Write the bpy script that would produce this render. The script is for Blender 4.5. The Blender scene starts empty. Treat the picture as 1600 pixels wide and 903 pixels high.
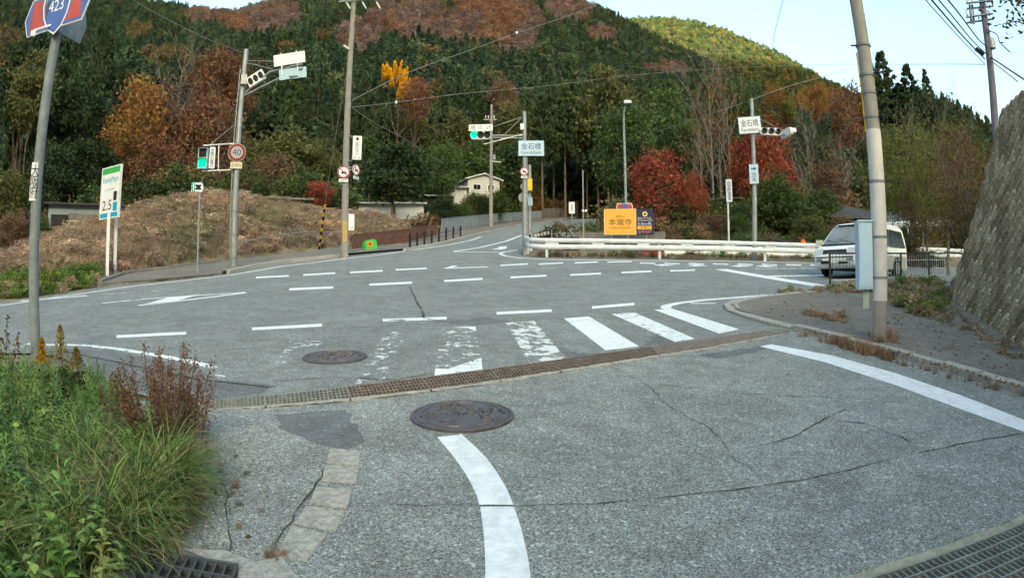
import bpy, bmesh, math, random
import numpy as np
from mathutils import Vector, Matrix
sc = bpy.context.scene
C = sc.collection
PI = math.pi
R = math.radians
# ------------------------------------------------------------------ camera
F, CX, CY, EYE = 950.0, 800.0, 451.5, 1.5          # the photograph's lens in its own pixels (equidistant), eye height
cam = bpy.data.cameras.new('camera'); camo = bpy.data.objects.new('camera', cam); C.objects.link(camo)
camo.location = (0, 0, EYE); camo.rotation_euler = (PI / 2, 0, 0)
cam.type = 'PANO'; cam.sensor_width = 36.0; cam.sensor_fit = 'HORIZONTAL'
cc = cam
cc.panorama_type = 'FISHEYE_LENS_POLYNOMIAL'
cc.fisheye_fov = PI
cc.fisheye_polynomial_k0 = 0.0
cc.fisheye_polynomial_k1 = -(1600 / 36.0) / F
cc.fisheye_polynomial_k2 = 0.0; cc.fisheye_polynomial_k3 = 0.0; cc.fisheye_polynomial_k4 = 0.0
cam.clip_start = 0.05; cam.clip_end = 5000
sc.camera = camo
# ------------------------------------------------------------------ sky, sun, exposure
SUN_AZ, SUN_EL = R(168), R(15)                     # low behind the viewer; an unseen mountain behind shades the junction
wd = bpy.data.worlds.new('World'); sc.world = wd; wd.use_nodes = True
wn = wd.node_tree; wn.nodes.clear()
wo = wn.nodes.new('ShaderNodeOutputWorld'); bg = wn.nodes.new('ShaderNodeBackground')
sk = wn.nodes.new('ShaderNodeTexSky'); sk.sky_type = 'NISHITA'; sk.sun_disc = False
sk.sun_elevation = SUN_EL; sk.sun_rotation = SUN_AZ; sk.altitude = 300
sk.air_density = 1.0; sk.dust_density = 8.0; sk.ozone_density = 1.0
bg.inputs[1].default_value = 0.15
# thin cirrus wisps mixed into the sky by direction
tc = wn.nodes.new('ShaderNodeTexCoord'); mp = wn.nodes.new('ShaderNodeMapping'); mp.inputs['Scale'].default_value = (1.2, 1.2, 5)
nz = wn.nodes.new('ShaderNodeTexNoise'); nz.inputs['Scale'].default_value = 2.2; nz.inputs['Detail'].default_value = 7
rp = wn.nodes.new('ShaderNodeValToRGB'); rp.color_ramp.elements[0].position = .60; rp.color_ramp.elements[1].position = .92
rp.color_ramp.elements[1].color = (.5, .5, .5, 1)
mx = wn.nodes.new('ShaderNodeMix'); mx.data_type = 'RGBA'; mx.inputs[7].default_value = (3.2, 3.5, 3.8, 1)
wn.links.new(tc.outputs['Generated'], mp.inputs[0]); wn.links.new(mp.outputs[0], nz.inputs['Vector']); wn.links.new(nz.outputs['Fac'], rp.inputs[0])
wn.links.new(rp.outputs[0], mx.inputs[0]); wn.links.new(sk.outputs[0], mx.inputs[6]); wn.links.new(mx.outputs[2], bg.inputs[0])
wn.links.new(bg.outputs[0], wo.inputs[0])
sl = bpy.data.lights.new('sun', 'SUN'); sl.energy = 4.0; sl.angle = R(.5); sl.color = (1, .93, .82)
so = bpy.data.objects.new('sun', sl); C.objects.link(so)
sdir = Vector((math.sin(SUN_AZ) * math.cos(SUN_EL), math.cos(SUN_AZ) * math.cos(SUN_EL), math.sin(SUN_EL)))
so.rotation_euler = sdir.to_track_quat('Z', 'Y').to_euler(); so.location = (0, 0, 60)
vs = sc.view_settings
vs.view_transform = 'Standard'; vs.look = 'None'; vs.gamma = 1; vs.use_curve_mapping = False; vs.exposure = 2.36
vs.use_white_balance = True; vs.white_balance_temperature = 6900; vs.white_balance_tint = -6   # the camera's own balance for open shade
# ------------------------------------------------------------------ pixel <-> place
def g(Y):                                           # height of the ground: it climbs away from the viewer
    if Y < 12: return .093 * Y
    if Y < 27: return .093 * Y + .0016 * (Y - 12) ** 2
    return 2.871 + .141 * (Y - 27)
def ray(x, y):
    dx, dy = x - CX, y - CY; r = math.hypot(dx, dy) or 1e-9; t = r / F
    return Vector((math.sin(t) * dx / r, math.cos(t), -math.sin(t) * dy / r))
def gnd(x, y):
    d = ray(x, y); f = lambda s: EYE + d.z * s - g(d.y * s)
    s = .3
    while f(s) > 0 and s < 300: s += .25
    lo, hi = s - .25, s
    for _ in range(30):
        m = (lo + hi) / 2
        if f(m) > 0: lo = m
        else: hi = m
    return Vector((d.x * lo, d.y * lo, EYE + d.z * lo))
def at(x, y, D):                                    # the place on that sight line D metres away, measured level
    d = ray(x, y); h = math.hypot(d.x, d.y)
    return Vector((d.x * D / h, d.y * D / h, EYE + d.z * D / h))
def azim(x): return (x - CX) / F
# ------------------------------------------------------------------ materials
MATS = {}
def mat(name, col, rough=.7, metal=0., var=.12, vs_=6., bump=0., bs=40., spec=.3, emit=None, col2=None, thr=None):
    if name in MATS: return MATS[name]
    m = bpy.data.materials.new(name); MATS[name] = m; m.use_nodes = True
    n = m.node_tree; b = n.nodes['Principled BSDF']
    b.inputs['Roughness'].default_value = rough; b.inputs['Metallic'].default_value = metal; b.inputs['Specular IOR Level'].default_value = spec
    t = n.nodes.new('ShaderNodeTexCoord')
    if var or col2:
        z = n.nodes.new('ShaderNodeTexNoise'); z.inputs['Scale'].default_value = vs_; z.inputs['Detail'].default_value = 6; z.inputs['Roughness'].default_value = .65
        n.links.new(t.outputs['Object'], z.inputs['Vector'])
        r = n.nodes.new('ShaderNodeValToRGB'); c2 = col2 or col
        lo, hi = thr or (.3, .7)
        r.color_ramp.elements[0].position = lo; r.color_ramp.elements[1].position = hi
        r.color_ramp.elements[0].color = tuple(max(0, c * (1 - var)) for c in col) + (1,)
        r.color_ramp.elements[1].color = tuple(c * (1 + var) for c in c2) + (1,)
        n.links.new(z.outputs['Fac'], r.inputs[0]); n.links.new(r.outputs[0], b.inputs['Base Color'])
    else: b.inputs['Base Color'].default_value = tuple(col) + (1,)
    if bump:
        z = n.nodes.new('ShaderNodeTexNoise'); z.inputs['Scale'].default_value = bs; z.inputs['Detail'].default_value = 5
        n.links.new(t.outputs['Object'], z.inputs['Vector'])
        u = n.nodes.new('ShaderNodeBump'); u.inputs['Strength'].default_value = bump; u.inputs['Distance'].default_value = .02
        n.links.new(z.outputs['Fac'], u.inputs['Height']); n.links.new(u.outputs[0], b.inputs['Normal'])
    if emit:
        b.inputs['Emission Color'].default_value = tuple(emit[:3]) + (1,); b.inputs['Emission Strength'].default_value = emit[3]
    return m
def asphalt(name, c0, c1, speck, big=.25, sscale=135.):
    m = bpy.data.materials.new(name); MATS[name] = m; m.use_nodes = True
    n = m.node_tree; b = n.nodes['Principled BSDF']; b.inputs['Roughness'].default_value = .85; b.inputs['Specular IOR Level'].default_value = .25
    t = n.nodes.new('ShaderNodeTexCoord')
    def noise(s, d=5, ro=.6, dist=0):
        z = n.nodes.new('ShaderNodeTexNoise'); z.inputs['Scale'].default_value = s; z.inputs['Detail'].default_value = d; z.inputs['Roughness'].default_value = ro
        z.inputs['Distortion'].default_value = dist; n.links.new(t.outputs['Object'], z.inputs['Vector']); return z.outputs['Fac']
    def ramp(f, p0, p1, a, bb):
        r = n.nodes.new('ShaderNodeValToRGB'); r.color_ramp.elements[0].position = p0; r.color_ramp.elements[1].position = p1
        r.color_ramp.elements[0].color = a + (1,); r.color_ramp.elements[1].color = bb + (1,); n.links.new(f, r.inputs[0]); return r.outputs[0]
    def mul(a, bb, fac=1., mode='MULTIPLY'):
        x = n.nodes.new('ShaderNodeMix'); x.data_type = 'RGBA'; x.blend_type = mode; x.inputs[0].default_value = fac
        n.links.new(a, x.inputs[6]); n.links.new(bb, x.inputs[7]); return x.outputs[2]
    base = ramp(noise(.55, 6, .6, .4), .3, .72, c0, c1)
    base = mul(base, ramp(noise(7, 6, .7), .25, .8, (.78, .78, .78), (1.18, 1.18, 1.18)))
    base = mul(base, ramp(noise(1.7, 4, .55, 1.2), .38, .62, (.86, .85, .84), (1.06, 1.06, 1.06)))
    v = n.nodes.new('ShaderNodeTexVoronoi'); v.inputs['Scale'].default_value = sscale; n.links.new(t.outputs['Object'], v.inputs['Vector'])
    sep = n.nodes.new('ShaderNodeSeparateColor'); n.links.new(v.outputs['Color'], sep.inputs[0])
    lo, hi = speck
    base = mul(base, ramp(sep.outputs[0], .1, .95, (lo,) * 3, (hi,) * 3))
    v2 = n.nodes.new('ShaderNodeTexVoronoi'); v2.inputs['Scale'].default_value = sscale * .42; n.links.new(t.outputs['Object'], v2.inputs['Vector'])
    s2 = n.nodes.new('ShaderNodeSeparateColor'); n.links.new(v2.outputs['Color'], s2.inputs[0])
    base = mul(base, ramp(s2.outputs[1], .86, .99, (1, 1, 1), (1.75, 1.75, 1.7)))
    n.links.new(base, b.inputs['Base Color'])
    u = n.nodes.new('ShaderNodeBump'); u.inputs['Strength'].default_value = .55; u.inputs['Distance'].default_value = .006
    n.links.new(v.outputs['Distance'], u.inputs['Height']); n.links.new(u.outputs[0], b.inputs['Normal'])
    return m
def paint(name, col, wear, under, scale=5.):        # road paint worn through to the asphalt in flakes and cracks
    m = bpy.data.materials.new(name); MATS[name] = m; m.use_nodes = True
    n = m.node_tree; b = n.nodes['Principled BSDF']; b.inputs['Roughness'].default_value = .6
    t = n.nodes.new('ShaderNodeTexCoord')
    z = n.nodes.new('ShaderNodeTexNoise'); z.inputs['Scale'].default_value = scale; z.inputs['Detail'].default_value = 9; z.inputs['Roughness'].default_value = .72
    n.links.new(t.outputs['Object'], z.inputs['Vector'])
    r = n.nodes.new('ShaderNodeValToRGB'); r.color_ramp.elements[0].position = wear - .015; r.color_ramp.elements[1].position = wear + .015
    r.color_ramp.elements[0].color = tuple(under) + (1,); r.color_ramp.elements[1].color = tuple(col) + (1,)
    n.links.new(z.outputs['Fac'], r.inputs[0])
    z2 = n.nodes.new('ShaderNodeTexNoise'); z2.inputs['Scale'].default_value = 9; z2.inputs['Detail'].default_value = 9; z2.inputs['Roughness'].default_value = .8
    n.links.new(t.outputs['Object'], z2.inputs['Vector'])
    r2 = n.nodes.new('ShaderNodeValToRGB'); r2.color_ramp.elements[0].position = .3; r2.color_ramp.elements[1].position = .6
    r2.color_ramp.elements[0].color = (.66, .66, .65, 1); n.links.new(z2.outputs['Fac'], r2.inputs[0])
    x = n.nodes.new('ShaderNodeMix'); x.data_type = 'RGBA'; x.blend_type = 'MULTIPLY'; x.inputs[0].default_value = 1; x.inputs[6].default_value = tuple(col) + (1,)
    n.links.new(r2.outputs[0], x.inputs[7]); n.links.new(x.outputs[2], b.inputs['Base Color'])
    r.color_ramp.elements[0].color = (0, 0, 0, 1); r.color_ramp.elements[1].color = (1, 1, 1, 1)
    tr = n.nodes.new('ShaderNodeBsdfTransparent'); ms = n.nodes.new('ShaderNodeMixShader'); o = n.nodes['Material Output']
    n.links.new(r.outputs[0], ms.inputs[0]); n.links.new(tr.outputs[0], ms.inputs[1]); n.links.new(b.outputs[0], ms.inputs[2]); n.links.new(ms.outputs[0], o.inputs[0])
    return m
def leafmat(name, col, inst=False, trans=.3, var=.45, hue=.03):
    if name in MATS: return MATS[name]
    m = bpy.data.materials.new(name); MATS[name] = m; m.use_nodes = True
    n = m.node_tree; n.nodes.clear(); o = n.nodes.new('ShaderNodeOutputMaterial')
    a = n.nodes.new('ShaderNodeAttribute'); a.attribute_name = 'rnd'
    oi = n.nodes.new('ShaderNodeObjectInfo')
    h = n.nodes.new('ShaderNodeHueSaturation')
    if inst:
        i = n.nodes.new('ShaderNodeAttribute'); i.attribute_type = 'INSTANCER'; i.attribute_name = 'tint'; n.links.new(i.outputs['Color'], h.inputs['Color'])
    else: h.inputs['Color'].default_value = tuple(col) + (1,)
    mr = n.nodes.new('ShaderNodeMapRange'); mr.inputs[3].default_value = 1 - var; mr.inputs[4].default_value = 1 + var
    n.links.new(a.outputs['Fac'], mr.inputs[0])
    mr3 = n.nodes.new('ShaderNodeMapRange'); mr3.inputs[3].default_value = .8; mr3.inputs[4].default_value = 1.2
    n.links.new(oi.outputs['Random'], mr3.inputs[0])
    mm = n.nodes.new('ShaderNodeMath'); mm.operation = 'MULTIPLY'; n.links.new(mr.outputs[0], mm.inputs[0]); n.links.new(mr3.outputs[0], mm.inputs[1])
    n.links.new(mm.outputs[0], h.inputs['Value'])
    mr2 = n.nodes.new('ShaderNodeMapRange'); mr2.inputs[3].default_value = .5 - hue; mr2.inputs[4].default_value = .5 + hue
    ml = n.nodes.new('ShaderNodeMath'); ml.operation = 'MULTIPLY'; ml.inputs[1].default_value = 7.13
    fr = n.nodes.new('ShaderNodeMath'); fr.operation = 'FRACT'
    n.links.new(a.outputs['Fac'], ml.inputs[0]); n.links.new(ml.outputs[0], fr.inputs[0]); n.links.new(fr.outputs[0], mr2.inputs[0]); n.links.new(mr2.outputs[0], h.inputs['Hue'])
    b = n.nodes.new('ShaderNodeBsdfPrincipled'); b.inputs['Roughness'].default_value = .75; b.inputs['Specular IOR Level'].default_value = .2
    tr = n.nodes.new('ShaderNodeBsdfTranslucent'); ms = n.nodes.new('ShaderNodeMixShader'); ms.inputs[0].default_value = trans
    n.links.new(h.outputs[0], b.inputs['Base Color']); n.links.new(h.outputs[0], tr.inputs[0])
    n.links.new(b.outputs[0], ms.inputs[1]); n.links.new(tr.outputs[0], ms.inputs[2]); n.links.new(ms.outputs[0], o.inputs[0])
    return m
M = dict(
 galv=mat('galvanised_steel', (.30, .32, .33), .45, .35, .2, 3, spec=.4),
 galvd=mat('weathered_steel_grey', (.20, .225, .235), .6, .1, .25, 5, .1, 60),
 conc=mat('pole_concrete', (.29, .275, .25), .9, 0, .16, 4, .25, 90),
 concp=mat('pale_pole_wrap', (.56, .54, .53), .75, 0, .12, 3),
 kerb=mat('kerb_concrete', (.37, .355, .32), .95, 0, .38, 22, 1., 55),
 kerbd=mat('dark_kerb_concrete', (.20, .19, .17), .95, 0, .35, 5, .6, 120),
 white=mat('white_paint_metal', (.72, .73, .73), .45, 0, .07, 3, spec=.4),
 rail=mat('guardrail_white', (.60, .65, .70), .5, .0, .14, 2.5),
 signw=mat('sign_white', (.78, .80, .82), .4, 0, .09, 5),
 cream=mat('sign_cream', (.66, .60, .45), .5, 0, .06, 3),
 black=mat('black_paint', (.014, .014, .016), .5, 0, .1, 3),
 blk2=mat('dark_rubber', (.02, .02, .021), .85, 0, .2, 5),
 navy=mat('navy_print', (.012, .022, .075), .5, 0, .06, 3),
 blue=mat('route_sign_blue', (.06, .13, .42), .45, 0, .1, 4),
 red=mat('faded_sign_red', (.42, .07, .06), .5, 0, .18, 4),
 dred=mat('sign_red', (.36, .02, .025), .45, 0, .08, 4),
 green=mat('billboard_green', (.05, .40, .09), .5, 0, .05, 3),
 teal=mat('billboard_blue', (.01, .33, .55), .5, 0, .05, 3),
 orange=mat('billboard_yellow', (.78, .42, .08), .5, 0, .07, 4),
 gold=mat('gold_print', (.85, .62, .22), .5, 0, .05, 3),
 brownp=mat('brown_print', (.10, .045, .012), .5, 0, .1, 3),
 lime=mat('bright_green_plastic', (.04, .55, .10), .5, 0, .08, 3),
 orng=mat('orange_print', (.85, .22, .02), .5, 0, .05, 3),
 yel=mat('yellow_band', (.65, .42, .03), .6, 0, .15, 4),
 pink=mat('pink_print', (.70, .22, .15), .5, 0, .05, 3),
 sky=mat('pale_blue_enamel', (.36, .52, .62), .4, 0, .06, 2),
 cab=mat('cabinet_grey_blue', (.43, .57, .70), .45, 0, .05, 1.5),
 lens=mat('dark_lens', (.012, .014, .016), .25, 0, 0),
 lgreen=mat('lit_green_lens', (.0, .5, .3), .3, 0, 0, emit=(.02, 1, .33, .42)),
 lorange=mat('lit_orange_lens', (.8, .3, .0), .3, 0, 0, emit=(1, .25, .0, .3)),
 rust=mat('rusty_iron', (.15, .118, .10), .85, .1, .3, 14, .5, 60, col2=(.22, .175, .15)),
 iron=mat('cast_iron', (.13, .115, .12), .55, .45, .3, 12, .3, 50),
 steelg=mat('grating_steel', (.27, .275, .25), .55, .5, .3, 9),
 pit=mat('trench_shade_seam', (.02, .018, .015), .95, 0, .4, 6),  # near-black for the shade down in the trench; also colours the road seam
 wire=mat('wire_black', (.02, .02, .022), .6, 0, 0),
 wireg=mat('wire_grey', (.22, .22, .22), .6, 0, 0),
 bark=mat('bark_grey_brown', (.11, .085, .065), .95, 0, .35, 6, .5, 30),
 barkp=mat('bark_pale', (.21, .18, .15), .95, 0, .3, 6, .4, 30),
 ceder=mat('bark_cedar', (.15, .105, .08), .95, 0, .3, 5, .4, 30),
 house=mat('house_siding', (.50, .49, .46), .85, 0, .12, 2),
 tin=mat('tin_roof', (.55, .56, .57), .5, .1, .18, 2),
 dkroof=mat('dark_roof', (.05, .05, .055), .7, 0, .2, 2),
 bluegrey=mat('blue_grey_fascia', (.24, .29, .33), .6, 0, .12, 1.5),
 fence=mat('fence_blue_grey', (.24, .28, .32), .55, .1, .12, 1.5),
 rustp=mat('rusted_sheet', (.12, .055, .042), .9, .05, .3, 4, .3, 20, col2=(.16, .085, .065)),
 wallc=mat('stained_concrete', (.17, .165, .16), .95, 0, .3, 1.6, .4, 40),
 glass=mat('window_glass', (.012, .013, .015), .2, 0, 0, spec=.3),
 tarp=mat('blue_tarp', (.02, .10, .34), .6, 0, .15, 2),
)
ASPH = asphalt('asphalt_side_road', (.215, .225, .215), (.285, .295, .283), (.42, 1.55))
ASPH2 = asphalt('asphalt_main_road', (.19, .20, .196), (.23, .242, .237), (.5, 1.5))
ASPHD = asphalt('asphalt_sidewalk_dark', (.15, .135, .118), (.205, .185, .163), (.4, 1.65))
PATCH = asphalt('asphalt_patch', (.13, .137, .145), (.165, .172, .18), (.8, 1.2))
PW = [paint('road_paint_fresh', (.80, .82, .83), .30, (.2, .21, .205)), paint('road_paint_chipped', (.78, .80, .81), .42, (.2, .21, .205), 4.5),
      paint('road_paint_worn', (.72, .74, .74), .50, (.2, .21, .205), 5), paint('road_paint_ghost', (.68, .70, .69), .565, (.2, .21, .205), 6)]
# ------------------------------------------------------------------ mesh helpers
class MB:
    def __init__(s): s.v = []; s.f = []; s.m = []; s.s = []
    def add(s, vs, fs, mi=0, sm=False):
        o = len(s.v); s.v += [tuple(p) for p in vs]; s.f += [tuple(i + o for i in f) for f in fs]; s.m += [mi] * len(fs); s.s += [sm] * len(fs); return s
    def box(s, c, d, yaw=0., mi=0, tilt=0., roll=0.):
        x, y, z = (k / 2 for k in d)
        mt = Matrix.Rotation(yaw, 3, 'Z') @ Matrix.Rotation(tilt, 3, 'X') @ Matrix.Rotation(roll, 3, 'Y'); c = Vector(c)
        vs = [c + mt @ Vector((sx * x, sy * y, sz * z)) for sz in (-1, 1) for sy in (-1, 1) for sx in (-1, 1)]
        return s.add(vs, [(0, 2, 3, 1), (4, 5, 7, 6), (0, 1, 5, 4), (2, 6, 7, 3), (0, 4, 6, 2), (1, 3, 7, 5)], mi)
    def path(s, pts, r, n=8, mi=0, cap=True):
        pts = [Vector(p) for p in pts]; rr = r if isinstance(r, (list, tuple)) else [r] * len(pts)
        vs = []; up0 = None
        for i, p in enumerate(pts):
            t = (pts[min(i + 1, len(pts) - 1)] - pts[max(i - 1, 0)]).normalized()
            a = t.orthogonal().normalized() if up0 is None else (up0 - t * up0.dot(t)).normalized()
            up0 = a; b = t.cross(a)
            vs += [p + (a * math.cos(2 * PI * k / n) + b * math.sin(2 * PI * k / n)) * rr[i] for k in range(n)]
        fs = [(i * n + k, i * n + (k + 1) % n, (i + 1) * n + (k + 1) % n, (i + 1) * n + k) for i in range(len(pts) - 1) for k in range(n)]
        s.add(vs, fs, mi, True)
        if cap:
            for i in (0, len(pts) - 1):
                q = vs[i * n:(i + 1) * n]; s.add(q, [tuple(range(n))[::-1] if i == 0 else tuple(range(n))], mi)
        return s
    def prism(s, poly, y0, y1, mi=0, sm=False, at=(0, 0, 0), yaw=0.):     # outline in x,z pushed from y0 to y1
        n = len(poly); mt = Matrix.Rotation(yaw, 3, 'Z'); at = Vector(at)
        a = [at + mt @ Vector((x, y0, z)) for x, z in poly]; b = [at + mt @ Vector((x, y1, z)) for x, z in poly]
        s.add(a, [tuple(range(n))], mi); s.add(b, [tuple(range(n))[::-1]], mi)
        return s.add(a + b, [(k, k + n, (k + 1) % n + n, (k + 1) % n) for k in range(n)], mi, sm)
    def disc(s, c, r, y0, y1, n=24, mi=0, rx=1., yaw=0.):
        return s.prism([(r * rx * math.cos(2 * PI * k / n), r * math.sin(2 * PI * k / n)) for k in range(n)], y0, y1, mi, True, c, yaw)
    def build(s, name, mats, parent=None, loc=None, **kw):
        me = bpy.data.meshes.new(name); me.from_pydata(s.v, [], s.f)
        for m in (mats if isinstance(mats, (list, tuple)) else [mats]): me.materials.append(m)
        me.polygons.foreach_set('material_index', s.m); me.polygons.foreach_set('use_smooth', s.s)
        bm = bmesh.new(); bm.from_mesh(me); bmesh.ops.recalc_face_normals(bm, faces=bm.faces); bm.to_mesh(me); bm.free(); me.update()
        return link(name, me, parent, loc, **kw)
def link(name, data, parent=None, loc=None, rot=None, scale=None, **kw):
    o = bpy.data.objects.new(name, data); C.objects.link(o)
    if parent is not None: o.parent = parent
    if loc is not None: o.location = loc
    if rot is not None: o.rotation_euler = rot
    if scale is not None: o.scale = scale if isinstance(scale, (tuple, list, Vector)) else (scale,) * 3
    for k, v in kw.items(): o[k] = v
    return o
def thing(name, label, cat, loc, yaw=0., group=None):
    o = link(name, None, None, loc, (0, 0, yaw), label=label, category=cat); o.empty_display_size = .2
    if group: o['group'] = group
    return o
def tag(o, label, cat, group=None):
    o['label'] = label; o['category'] = cat
    if group: o['group'] = group
    return o
class Pl:
    """a thing that stands at a place on the ground, its front turned to the viewer; L turns a photo pixel into x,z on it"""
    def __init__(s, P, name, label, cat, group=None, yaw=None):
        s.P = Vector(P); s.a = math.atan2(s.P.x, s.P.y); s.R = math.hypot(s.P.x, s.P.y)
        s.o = thing(name, label, cat, s.P, -s.a if yaw is None else yaw, group) if name else None
    def L(s, x, y):
        d = ray(x, y); n = Vector((math.sin(s.a), math.cos(s.a), 0)); k = s.R / d.dot(n)
        q = Vector((0, 0, EYE)) + d * k - s.P
        return q.x * math.cos(s.a) - q.y * math.sin(s.a), q.z
    def box(s, x0, y0, x1, y1):                      # pixel box -> centre x,z and size
        a = s.L((x0 + x1) / 2, (y0 + y1) / 2); l = s.L(x0, (y0 + y1) / 2); r = s.L(x1, (y0 + y1) / 2); t = s.L((x0 + x1) / 2, y0); b = s.L((x0 + x1) / 2, y1)
        return a[0], a[1], r[0] - l[0], t[1] - b[1]
def txt(body, w, h, c, m, parent, yaw=0., name='lettering', lean=0.):
    cu = bpy.data.curves.new('t', 'FONT'); cu.body = body; cu.align_x = 'CENTER'; cu.align_y = 'CENTER'; cu.resolution_u = 2; cu.space_line = .85
    o = bpy.data.objects.new('t', cu); C.objects.link(o)
    dg = bpy.context.evaluated_depsgraph_get(); me = bpy.data.meshes.new_from_object(o.evaluated_get(dg))
    bpy.data.objects.remove(o); bpy.data.curves.remove(cu)
    n = len(me.vertices); co = np.empty(n * 3, np.float32); me.vertices.foreach_get('co', co); co = co.reshape(-1, 3)
    lo, hi = co[:, :2].min(0), co[:, :2].max(0); q = (co[:, :2] - (lo + hi) / 2) / np.maximum(hi - lo, 1e-6) * np.array([w, h])
    out = np.zeros((n, 3), np.float32); out[:, 0] = q[:, 0]; out[:, 2] = q[:, 1]; me.vertices.foreach_set('co', out.ravel())
    me.materials.clear(); me.materials.append(m); me.name = name; me.update()
    return link(name, me, parent, c, (lean, 0, yaw))
def sheet(name, poly, z, m, parent=None, rough=0., **kw):   # a flat piece laid on the climbing ground; outline in world x,y
    bm = bmesh.new(); vs = [bm.verts.new((p[0], p[1], 0)) for p in poly]; bm.faces.new(vs)
    bmesh.ops.triangulate(bm, faces=bm.faces)
    ys = [p[1] for p in poly]
    for yy in np.arange(12, 28, 1.0):
        if min(ys) < yy < max(ys):
            bmesh.ops.bisect_plane(bm, geom=bm.verts[:] + bm.edges[:] + bm.faces[:], plane_co=(0, yy, 0), plane_no=(0, 1, 0))
    bmesh.ops.triangulate(bm, faces=bm.faces)
    for v in bm.verts: v.co.z = g(v.co.y) + z
    bmesh.ops.recalc_face_normals(bm, faces=bm.faces)
    if sum(f.normal.z for f in bm.faces) < 0: bmesh.ops.reverse_faces(bm, faces=bm.faces)
    me = bpy.data.meshes.new(name); bm.to_mesh(me); bm.free(); me.materials.append(m)
    return link(name, me, parent, **kw)
def px(*pts): return [gnd(x, y) for x, y in pts]
def strip(a, b): return px(*a) + px(*b[::-1])
def dense(pts, step):                                # resample a polyline
    out = []
    for p, q in zip(pts, pts[1:]):
        k = max(1, int((Vector(q) - Vector(p)).length / step))
        out += [Vector(p).lerp(Vector(q), i / k) for i in range(k)]
    return out + [Vector(pts[-1])]
def band(pts, w):                                    # polyline -> left and right edges w apart
    L, Rr = [], []
    for i, p in enumerate(pts):
        t = Vector(pts[min(i + 1, len(pts) - 1)]) - Vector(pts[max(i - 1, 0)]); t.z = 0; t.normalize(); nn = Vector((-t.y, t.x, 0))
        ww = w[i] if isinstance(w, (list, tuple)) else w
        L.append(Vector(p) + nn * ww / 2); Rr.append(Vector(p) - nn * ww / 2)
    return L, Rr
def ribbon(name, pts, w, z, m, parent=None, **kw):
    L, Rr = band(pts, w); mb = MB(); n = len(pts)
    vs = [(p.x, p.y, g(p.y) + z) for p in L + Rr]
    mb.add(vs, [(i, i + 1, n + i + 1, n + i) for i in range(n - 1)])
    o = mb.build(name, m, parent, **kw); return o
# ------------------------------------------------------------------ terrain
from mathutils import noise as NZ
def lut(x, tab):
    if x <= tab[0][0]: return tab[0][1]
    for (a, b), (c, d) in zip(tab, tab[1:]):
        if x <= c: t = (x - a) / (c - a); return b + (d - b) * t
    return tab[-1][1]
def sm(t): t = min(1, max(0, t)); return t * t * (3 - 2 * t)
def rdist(x, y): p = gnd(x, y); return math.hypot(p.x, p.y)
MB0 = [(x, rdist(x, y)) for x, y in [(-60, 450), (0, 447), (110, 447), (200, 430), (300, 414), (400, 402), (500, 391), (545, 386), (600, 381), (650, 372)]]
MCR = [(-700, 395), (0, 408), (60, 384), (100, 368), (140, 356), (170, 345), (230, 322), (300, 311), (350, 307), (430, 318), (530, 336), (590, 341), (630, 354), (660, 368)]
WA, WB = gnd(1600, 555), gnd(1478, 470)              # foot of the stone wall
WA = WA + (WA - WB).normalized() * 5.5; WA.z = g(WA.y)
wdir = Vector((WB.x - WA.x, WB.y - WA.y, 0)); WLEN = wdir.length; wdir.normalize(); wnor = Vector((wdir.y, -wdir.x, 0))
WH = 5.2; WBAT = .40
def terr(x, D):
    az = azim(x); X, Y = D * math.sin(az), D * math.cos(az)
    z = g(min(Y, 100)) if Y > -15 else g(-15)
    if x < 662:
        d0 = lut(x, MB0); dc = d0 + 13; t = (D - d0) / (dc - d0)
        if t > 0:
            zc = at(x, lut(x, MCR), dc).z; n = .35 * NZ.noise((X * .25, Y * .25, 0)) + .12 * NZ.noise((X, Y, 3))
            w = sm((662 - x) / 40)
            if t < 1: zz = z + (max(zc, z) - z) * (t ** .85) + n * sm(t * 3)
            else: zz = zc + (D - dc) * .09 + n
            z = z * (1 - w) + zz * w
    if X > 0 and Y < 26:
        q = Vector((X - WA.x, Y - WA.y, 0)); s = q.dot(wnor); t = q.dot(wdir)
        if s > 1.6 and t < WLEN + 4:
            zz = g(WB.y) + WH - .5 + min(9, max(0, s - 3.2) * .45) + .3 * NZ.noise((X * .5, Y * .5, 7))
            z = z + (zz - z) * sm((s - 2.0) / .8) * sm((WLEN + 1.2 - t) / 1.2) if zz > z else z
    return z - .03
def polar(name, xs, Ds, zf, m, **kw):
    vs = []; fs = []; n = len(Ds)
    for x in xs:
        a = azim(x)
        for D in Ds: vs.append((D * math.sin(a), D * math.cos(a), zf(x, D)))
    for i in range(len(xs) - 1):
        for j in range(n - 1): fs.append((i * n + j, i * n + j + 1, (i + 1) * n + j + 1, (i + 1) * n + j))
    me = bpy.data.meshes.new(name); me.from_pydata(vs, [], fs); me.materials.append(m)
    me.polygons.foreach_set('use_smooth', [True] * len(fs)); me.update()
    return link(name, me, None, **kw)
soil = mat('dry_soil_and_grass', (.13, .105, .07), .95, 0, .3, 1.3, .6, 12, col2=(.2, .165, .115))
full = [800 + 950 * (-PI + 2 * PI * k / 300) for k in range(301)]
Ds = list(np.concatenate([np.linspace(.4, 20, 44), np.linspace(20.8, 60, 50), np.linspace(62, 110, 20), [140, 200, 400, 900, 2500, 4000]]))
polar('ground', full, Ds, lambda x, D: terr(x, min(D, 110)) - (0 if D < 111 else 3), soil, kind='structure', label='dry brown earth and grass ground around the junction')
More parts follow.
